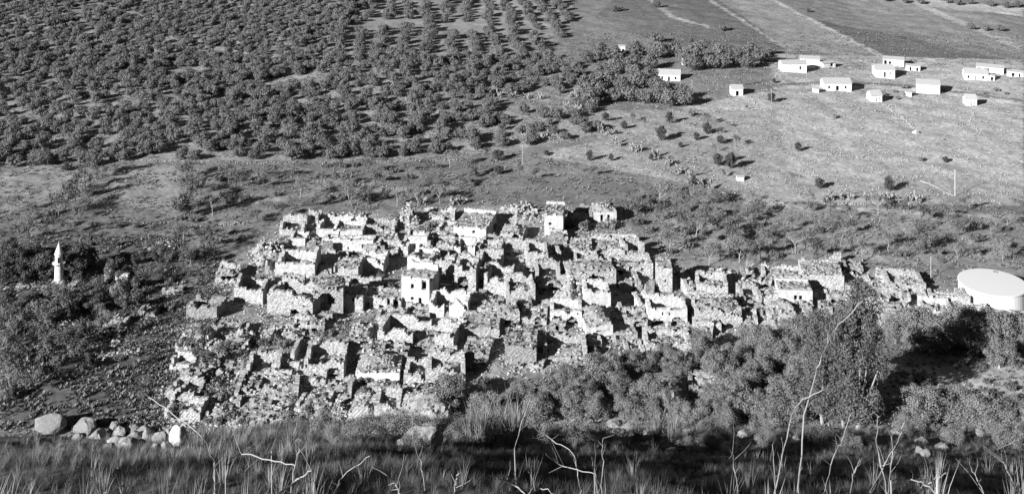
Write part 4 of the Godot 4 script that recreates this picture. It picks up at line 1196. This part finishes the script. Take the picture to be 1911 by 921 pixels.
func build_walls_and_poles() -> void:
	stone_line([1650,195, 1680,215, 1708,240], 0.4, 3.5, "pale stone row running down from the huts to a white boulder")
	stone_line([1820,210, 1810,225, 1830,250], 0.3, 2.0, "faint stone row below the lone cube hut")
	stone_line([1550,288, 1600,294, 1660,298, 1700,300], 0.4, 3.0, "pale stone row across the open field")
	stone_line([1540,380, 1600,381, 1720,384], 0.4, 4.0, "field bank of pale stones under the cactus hedge")
	stone_line([1430,330, 1560,328, 1680,330, 1780,325], 0.25, 1.6, "thin stone edge of the terraced field")
	stone_line([210,300, 280,300, 360,302, 480,306, 640,304, 860,300], 0.35, 2.0, "stone edge along the grove's near border")
	stone_line([0,452, 30,446, 80,412, 110,385, 190,325], 0.4, 2.0, "stone edge of the left curved field", 0.3)
	stone_line([345,424, 420,420, 470,418], 0.5, 3.0, "tumbled wall along the dark field's upper side")
	stone_line([230,410, 290,418, 330,412], 0.5, 2.5, "tumbled grey wall by the bare trees", 0.3)
	stone_line([540,330, 620,342, 700,345, 790,360], 0.3, 1.5, "broken terrace edge in the grassland")
	stone_line([1330,355, 1390,375, 1470,378], 0.3, 2.0, "stony path edge through the scrub")
	stone_line([1400,180, 1415,200, 1440,215], 0.3, 2.0, "short stone row below the small square hut")
	stone_line([1250,210, 1330,208, 1420,212], 0.3, 1.6, "stone edge beneath the tree clump")
	stone_line([130,670, 180,650, 225,640], 0.5, 4.0, "tumbled terrace wall on the dark west slope", 0.3)
	stone_line([0,735, 60,700, 130,672], 0.4, 2.0, "lower terrace wall on the dark west slope", 0.3)
	stone_line([250,620, 300,575, 340,548], 0.4, 2.5, "stone edge climbing from the slope to the village", 0.3)
	stone_line([1440,510, 1380,510, 1330,520], 0.3, 1.6, "stony bank behind the east row")
	stone_line([1200,440, 1260,470, 1330,450, 1400,480], 0.25, 1.2, "stony gully edge behind the corner tower", 0.3)
	# poles
	for q in [[975,305,270,"thin dark utility pole at the grove's near border"],[1783,366,316,"pale upright pole in the terraced field"],[1738,522,478,"thin pole throwing a long shadow behind the water tank"],[982,392,374,"short white post on the stone heap"],[1292,180,150,"thin dark pole beside the hut track"],[1440,192,165,"slim pole with a long shadow below the huts"]]:
		var p := gp(q[0], q[1])
		var h := metres(q[1] - q[2], p)
		var pole := MB.new()
		pole.tube([Vector3(0, -0.3, 0), Vector3(0, h, 0)], [0.08, 0.06], 6)
		var o := thing("pole", q[3], "pole", "poles in the fields", p)
		part("shaft", pole.mesh(mats["whitewash"] if q[0] in [1783, 982] else mats["timber"]), o)
		var cap := MB.new()
		cap.tube([Vector3(-0.35, h - 0.25, 0), Vector3(0.35, h - 0.25, 0)], [0.05, 0.05], 4)
		part("cross_arm", cap.mesh(mats["timber"]), o)
	var pipe := []
	for q in [[1718,339],[1735,345],[1750,352],[1765,361],[1780,367]]: pipe.append(gp(q[0], q[1]) + Vector3.UP * 0.3)
	var mb := MB.new()
	mb.tube(pipe, [0.045, 0.045, 0.045, 0.045, 0.045], 5)
	single("pipe", mb.mesh(mats["whitewash"]), "pale pipe running over the ground to the upright pole", "pipe")
	var da := gp(1392, 505)
	var dead := thing("dead_tree", "pale bare forked tree trunk behind the east row", "tree", "", da)
	for q in [[1395,484,"trunk"],[1408,490,"limb"]]:
		var e := Vector3(metres(q[0] - 1392, da), metres(505 - q[1], da), 0)
		var tb := MB.new()
		tb.tube([Vector3(0, -0.3, 0), e * 0.5 + Vector3(0.05, 0, 0), e], [0.16, 0.12, 0.07], 5)
		part(q[2], tb.mesh(mats["pale_bark"]), dead)

func build_foreground() -> void:
	# boulders along the edge of the near slope: foot pixel, width and height in pixels, kind, tilt
	var list := [[93,806,50,37,"boulder","big angular boulder tilted on the near slope's edge"],[158,808,37,28,"boulder","rounded pale boulder next to the tilted angular one"],[332,828,29,34,"white_boulder","bright white cracked boulder on the stone row"],
		[790,830,66,36,"boulder","sunlit hump-backed boulder in the middle of the slope's edge"],[848,867,22,11,"white_boulder","small pale brick-like stone lying on the dark slope"]]
	for q in list:
		var p := gp(q[0], q[1], true)
		var w := metres(q[2], p)
		var h := metres(q[3], p)
		var detail := 14
		var r := rock_mesh(int(q[0]) + 3, Vector3(w * 0.6, h * 0.66, w * 0.42), detail, 0.28, mats[q[4]])
		var o := single("near_boulder", r, q[5], "boulder", "", p + Vector3.UP * h * 0.36)
		o.rotation.z = -0.3 if q[0] == 93 else 0.05
	for q in [[212,803,20,20],[224,812,24,18],[252,803,32,11],[250,820,26,18],[276,822,26,24],[300,826,30,22],[240,838,42,24],[215,830,30,20],[290,846,22,20],[182,818,30,18],[268,808,24,14],[316,812,18,16],[200,842,26,18],[262,834,22,16],[310,840,22,18],[145,822,26,14]]:
		var p := gp(q[0], q[1], true)
		var w := metres(q[2], p)
		var h := metres(q[3], p)
		var o := single("row_boulder", rock_mesh(rng.randi() % 900, Vector3(w * 0.58, h * 0.62, w * 0.5), 9, 0.3, mats["boulder" if rng.randf() < 0.5 else "grey_stone"]), "fist-to-knee-high stone in the boulder row beside the white cracked boulder", "boulder", "stones of the boulder row", p + Vector3.UP * h * 0.3)
		o.rotation.y = rng.randf() * TAU
	var x := 560.0
	while x < 1911.0:
		var y := 816.0 + rng.randf_range(-8, 14)
		var p := gp(x, y, true)
		var w := metres(rng.randf_range(12, 34), p)
		if p.distance_to(EYE) < 80.0:
			var o := single("shaded_boulder", rock_mesh(rng.randi() % 900, Vector3(w * 0.55, w * rng.randf_range(0.32, 0.5), w * 0.5), 10, 0.3, mats["boulder"]), "dark boulder along the shaded edge of the near slope", "boulder", "dark boulders along the slope edge", p + Vector3.UP * w * 0.05)
			o.rotation.y = rng.randf() * TAU
		x += rng.randf_range(14, 60)
	for q in [[1252,846,26],[1720,845,24],[1760,838,26],[1728,848,22]]:
		var p := gp(q[0], q[1], true)
		var w := metres(q[2], p)
		single("slope_stone", rock_mesh(rng.randi() % 900, Vector3(w * 0.5, w * 0.36, w * 0.5), 9, 0.3, mats["grey_stone"]), "grey angular stone lying in dark grass near the right slope edge", "boulder", "grey stones in the dark grass", p + Vector3.UP * w * 0.1)
	# the tall dry stalks: photograph points, distance in metres, thickness
	var stalks := [
		[[1489,925, 1500,796, 1520,705, 1531,672, 1556,618, 1611,561], 8.0, 0.011, [[1545,640,1551,590],[1556,618,1559,588]]],
		[[1446,925, 1473,796, 1489,755, 1535,728], 8.2, 0.009, [[1489,755,1486,742],[1473,796,1470,780]]],
		[[1657,925, 1642,854, 1638,796, 1642,776], 7.0, 0.009, [[1638,796,1628,790],[1642,778,1630,768],[1642,778,1652,766],[1640,812,1650,806]]],
		[[1659,925, 1665,854, 1667,800], 7.2, 0.008, []],
		[[1620,925, 1651,867, 1676,825, 1688,784], 7.4, 0.008, []],
		[[1840,925, 1816,879, 1806,852], 7.0, 0.008, []],
		[[1900,925, 1878,867, 1862,838], 7.4, 0.007, [[1878,867,1841,838],[1878,867,1887,842],[1868,850,1888,846],[1862,838,1852,830]]],
		[[1380,925, 1370,870, 1367,846], 7.6, 0.007, [[1367,848,1360,856],[1367,848,1376,840],[1367,848,1362,838]]],
		[[1448,925, 1442,829], 7.8, 0.006, []],
		[[1536,925, 1556,854, 1572,821, 1589,772], 8.0, 0.007, [[1572,821,1590,812],[1572,821,1560,808]]],
		[[1586,925, 1597,880, 1605,854], 7.2, 0.009, []],
		[[1663,896, 1696,894, 1729,904, 1752,926], 6.6, 0.008, []],
		[[1700,926, 1733,900, 1767,881], 6.8, 0.007, [[1725,905,1738,865]]],
		[[916,887, 962,906, 984,926], 6.8, 0.009, []],
		[[984,926, 1009,911, 1034,922], 6.8, 0.008, []],
		[[848,926, 852,900, 856,879], 6.6, 0.012, [[853,895,866,880],[852,905,842,884]]],
		[[1123,926, 1124,861, 1126,817], 9.0, 0.009, [[1124,861,1143,850],[1125,832,1116,822]]],
		[[978,779, 1029,821, 1069,844, 1079,888, 1085,926], 10.0, 0.008, [[1029,821,1052,868],[1069,844,1090,840]]],
		[[1017,847, 1052,868, 1109,883], 9.5, 0.007, [[1052,868,1024,882]]],
		[[1115,926, 1110,880, 1105,852], 8.6, 0.007, []],
		[[960,838, 972,794, 989,744], 14.0, 0.012, []],
		[[790,890, 784,861, 771,817, 768,770], 13.0, 0.012, []],
		[[752,926, 736,900, 719,883], 6.8, 0.01, [[736,900,724,905],[745,912,730,914]]],
		[[239,712, 278,740, 325,774, 375,814, 400,860], 11.0, 0.009, []],
		[[400,860, 398,890, 402,926], 11.0, 0.01, []],
		[[456,880, 506,839], 9.0, 0.009, []],
		[[420,868, 449,846, 502,858, 551,869], 9.0, 0.009, [[449,846,432,800]]],
		[[516,926, 549,898, 581,878], 7.0, 0.012, [[549,898,545,870],[560,892,575,890]]],
		[[540,926, 549,874, 560,836], 8.0, 0.01, []],
		[[620,926, 640,890, 690,850], 9.0, 0.008, [[640,890,632,860]]]]
	for s in stalks:
		var dist: float = s[1]
		s[2] = float(s[2]) * 0.42
		var mb := MB.new()
		var pts := []
		var rad := []
		var flat: Array = s[0]
		var count := flat.size() / 2
		for k in count:
			pts.append(EYE + aim(flat[2 * k], flat[2 * k + 1]) * (dist + 0.25 * sin(k * 1.7)))
			rad.append(float(s[2]) * (1.0 if flat[1] < flat[-1] else lerpf(1.0, 0.45, float(k) / count)))
		# a foot that reaches the ground below the picture's edge
		var lowest := 0 if pts[0].y < pts[-1].y else pts.size() - 1
		var foot: Vector3 = pts[lowest] + Vector3(0.02, 0, 0.06)
		foot.y = hgt(foot.x, foot.z) - 0.05
		mb.tube([foot, pts[lowest]], [float(s[2]) * 1.1, float(s[2])], 5)
		var soft := []
		var soft_rad := []
		for k in count - 1:
			for t in 5:
				var p0: Vector3 = pts[maxi(k - 1, 0)]
				var p3: Vector3 = pts[mini(k + 2, count - 1)]
				soft.append(pts[k].cubic_interpolate(pts[k + 1], p0, p3, t / 5.0) + Vector3(rng.randfn(), rng.randfn(), 0) * 0.004)
				soft_rad.append(lerpf(rad[k], rad[k + 1], t / 5.0))
		soft.append(pts[count - 1])
		soft_rad.append(rad[count - 1])
		mb.tube(soft, soft_rad, 5)
		for k in 3:
			var at: Vector3 = soft[rng.randi() % soft.size()]
			var e := at + Vector3(rng.randfn() * 0.05, rng.randf_range(0.02, 0.12), rng.randfn() * 0.05)
			mb.tube([at, at.lerp(e, 0.6) + Vector3(0.008, 0, 0), e], [float(s[2]) * 0.3, float(s[2]) * 0.2, float(s[2]) * 0.12], 4)
		for b in s[3]:
			mb.tube([EYE + aim(b[0], b[1]) * (dist + 0.1), EYE + aim(b[2], b[3]) * (dist + 0.35)], [float(s[2]) * 0.55, float(s[2]) * 0.2], 4)
		for v in mb.v.size(): mb.v[v] -= foot
		var tall: bool = flat[0] == 1489
		single("dry_stalk", mb.mesh(mats["stalk"]), "tallest dry fennel stalk crossing in front of the tall trees" if tall else "dry pale stalk standing on the near slope", "stalk", "" if tall else "dry stalks on the near slope", foot)
	# dry grass on the near slope
	var tuft := MB.new()
	var r_ := RandomNumberGenerator.new()
	r_.seed = 77
	for k in 26:
		var a := r_.randf() * TAU
		var lean := Vector3(cos(a), 0, sin(a)) * r_.randf_range(0.05, 0.4)
		var h := r_.randf_range(0.35, 1.0)
		var b := Vector3(cos(a), 0, sin(a)) * r_.randf() * 0.12
		var side := Vector3(-sin(a), 0, cos(a)) * 0.006
		var m := b + lean * 0.45 + Vector3.UP * h * 0.6
		var e := b + lean + Vector3.UP * h
		tuft.quad(b - side, m - side * 0.8, m + side * 0.8, b + side)
		tuft.tri(m - side * 0.8, e, m + side * 0.8)
	var tm := tuft.mesh(mats["weed"])
	var places: Array[Transform3D] = []
	var tones := PackedFloat32Array()
	var n := 0
	while n < 5200:
		var d := rng.randf_range(9.0, 42.0)
		var x2 := rng.randf_range(-0.48, 0.48) * (d + 3.0)
		n += 1
		var p := on_ground(x2, -d)
		var q := proj(p)
		var dens := 0.03
		if q.x < 620.0: dens = 0.85
		if q.x > 1330.0 and q.y > 870.0: dens = 0.12
		if q.x > 780.0 and q.x < 1000.0 and q.y > 890.0: dens = 0.25
		dens *= 0.15 + 1.5 * clampf(mid.get_noise_2d(x2 * 7.0, d * 7.0) + 0.3, 0.0, 1.0)
		if rng.randf() > dens: continue
		if q.y < 838.0 and rng.randf() < 0.7: continue
		var s := clampf(metres(rng.randf_range(12, 30) + maxf(0.0, q.y - 840.0) * rng.randf() * 0.7, p), 0.1, 0.75)
		places.append(Transform3D(Basis(Vector3.UP, rng.randf() * TAU).scaled(Vector3(s, s * rng.randf_range(0.7, 1.2), s)), p))
		tones.append(rng.randf_range(0.08, 0.32))
	scatter("dry_grass", tm, places, tones, "dry pale grass stalks covering the near slope", "grass")
	# short dark turf
	var turf_at: Array[Transform3D] = []
	var turf_tone := PackedFloat32Array()
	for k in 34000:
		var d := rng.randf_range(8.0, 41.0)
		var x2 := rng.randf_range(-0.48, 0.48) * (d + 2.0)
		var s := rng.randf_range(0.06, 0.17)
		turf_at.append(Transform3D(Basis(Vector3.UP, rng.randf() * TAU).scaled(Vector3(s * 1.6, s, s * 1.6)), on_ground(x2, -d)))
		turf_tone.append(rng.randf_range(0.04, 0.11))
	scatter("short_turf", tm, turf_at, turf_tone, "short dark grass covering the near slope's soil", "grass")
	# bushes on the near slope
	var bm := []
	for k in 3: bm.append(bush_mesh(600 + k, 1.6, 1.0, 26, 160, 0.035, "near_leaf"))
	for s in [[120,850,0.7],[165,846,0.6],[70,858,0.6],[200,850,0.5]]:
		plant("slope_bush", bm[rng.randi() % 3], gp(s[0], s[1], true), s[2] * 0.3, "low grey bush among the stones of the near slope", "bush", "low bushes on the near slope")
	for k in 46:
		var px := rng.randf_range(560, 1911)
		plant("edge_bush", bm[rng.randi() % 3], gp(px, rng.randf_range(808, 834), true), rng.randf_range(0.22, 0.5), "low scrubby bush between the boulders of the shaded slope edge", "bush", "bushes along the shaded slope edge", rng.randf_range(0.7, 1.2))
	var reed := MB.new()
	for k in 160:
		var a := r_.randf() * TAU
		var lean := Vector3(cos(a), 0, sin(a)) * absf(r_.randfn()) * 0.45
		var h := r_.randf_range(0.6, 1.35)
		var b := Vector3(cos(a), 0, sin(a)) * r_.randf() * 0.35
		var side := Vector3(-sin(a), 0, cos(a)) * 0.011
		var m := b + lean * 0.4 + Vector3.UP * h * 0.6
		reed.quad(b - side, m - side * 0.8, m + side * 0.8, b + side)
		reed.tri(m - side * 0.8, b + lean + Vector3.UP * h, m + side * 0.8)
	var reed_mesh := reed.mesh(mats["dry_leaf"])
	for s in [[900,830,1.0],[930,828,1.2],[960,830,1.0],[1190,822,0.9],[1225,820,1.1],[1260,824,1.0],[880,826,0.8],[640,815,0.9],[670,818,0.9],[610,822,0.9],[1300,830,0.8],[380,830,1.1],[420,835,1.1],[460,828,1.0],[500,838,1.1],[360,850,1.0],[440,860,1.0],[540,842,1.0],[580,830,1.0]]:
		var o := single("grass_clump", reed_mesh, "knee-high grass clump behind the boulder row" if s[0] < 700 else "waist-high grass clump at the shaded slope edge", "grass clump", "knee-high grass clumps" if s[0] < 700 else "waist-high grass clumps", gp(s[0], s[1], true))
		o.rotation.y = rng.randf() * TAU
		o.scale = Vector3.ONE * float(s[2]) * (0.28 if s[0] < 700 else 0.65)

func build_cover() -> void:
	# loose stones of the whole village
	scatter("loose_stones", rock_mesh(5, Vector3.ONE, 5, 0.4, mats["loose_stone"]), rubble_at, rubble_tone, "loose stones strewn over the ruined village", "stones")
	# low weeds and dry tussocks over the valley
	var mb := MB.new()
	var r_ := RandomNumberGenerator.new()
	r_.seed = 5
	for k in 16:
		var a := r_.randf() * TAU
		var lean := Vector3(cos(a), 0, sin(a)) * r_.randf_range(0.1, 0.45)
		var h := r_.randf_range(0.2, 0.5)
		var b := Vector3(cos(a), 0, sin(a)) * r_.randf() * 0.2
		var side := Vector3(-sin(a), 0, cos(a)) * 0.08
		mb.quad(b - side, b + lean + Vector3.UP * h - side * 0.4, b + lean + Vector3.UP * h + side * 0.4, b + side)
	var tm := mb.mesh(mats["weed"])
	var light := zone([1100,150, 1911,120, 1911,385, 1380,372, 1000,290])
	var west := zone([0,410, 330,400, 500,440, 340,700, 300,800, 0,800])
	var n := 0
	while n < 120000:
		n += 1
		var d := 180.0 + 300.0 * pow(rng.randf(), 1.15)
		var x := rng.randf_range(-0.47, 0.47) * (d + 6.0)
		var f := mid.get_noise_2d(x * 2.2, d * 2.2) + 0.5 * fine.get_noise_2d(x * 0.6, d * 0.6)
		if rng.randf() > 0.45 + f * 1.2: continue
		var p := on_ground(x, -d)
		var q := proj(p)
		var s := rng.randf_range(0.3, 0.95)
		var tone := rng.randf_range(0.08, 0.24)
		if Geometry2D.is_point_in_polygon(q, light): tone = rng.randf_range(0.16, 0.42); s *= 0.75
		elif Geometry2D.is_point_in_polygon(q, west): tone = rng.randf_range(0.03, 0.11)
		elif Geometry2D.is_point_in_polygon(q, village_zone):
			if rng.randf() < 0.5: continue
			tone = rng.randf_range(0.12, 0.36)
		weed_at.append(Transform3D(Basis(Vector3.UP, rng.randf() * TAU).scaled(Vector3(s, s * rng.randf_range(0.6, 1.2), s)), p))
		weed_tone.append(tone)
	for k in 7000:
		var q := Vector2(rng.randf_range(0, 420), rng.randf_range(440, 800))
		if not Geometry2D.is_point_in_polygon(q, west): continue
		var p := gp(q.x, q.y)
		if mid.get_noise_2d(p.x * 3.0, p.z * 3.0) < -0.1: continue
		var s := rng.randf_range(0.6, 1.5)
		weed_at.append(Transform3D(Basis(Vector3.UP, rng.randf() * TAU).scaled(Vector3(s, s * rng.randf_range(0.5, 1.0), s)), p))
		weed_tone.append(rng.randf_range(0.05, 0.2))
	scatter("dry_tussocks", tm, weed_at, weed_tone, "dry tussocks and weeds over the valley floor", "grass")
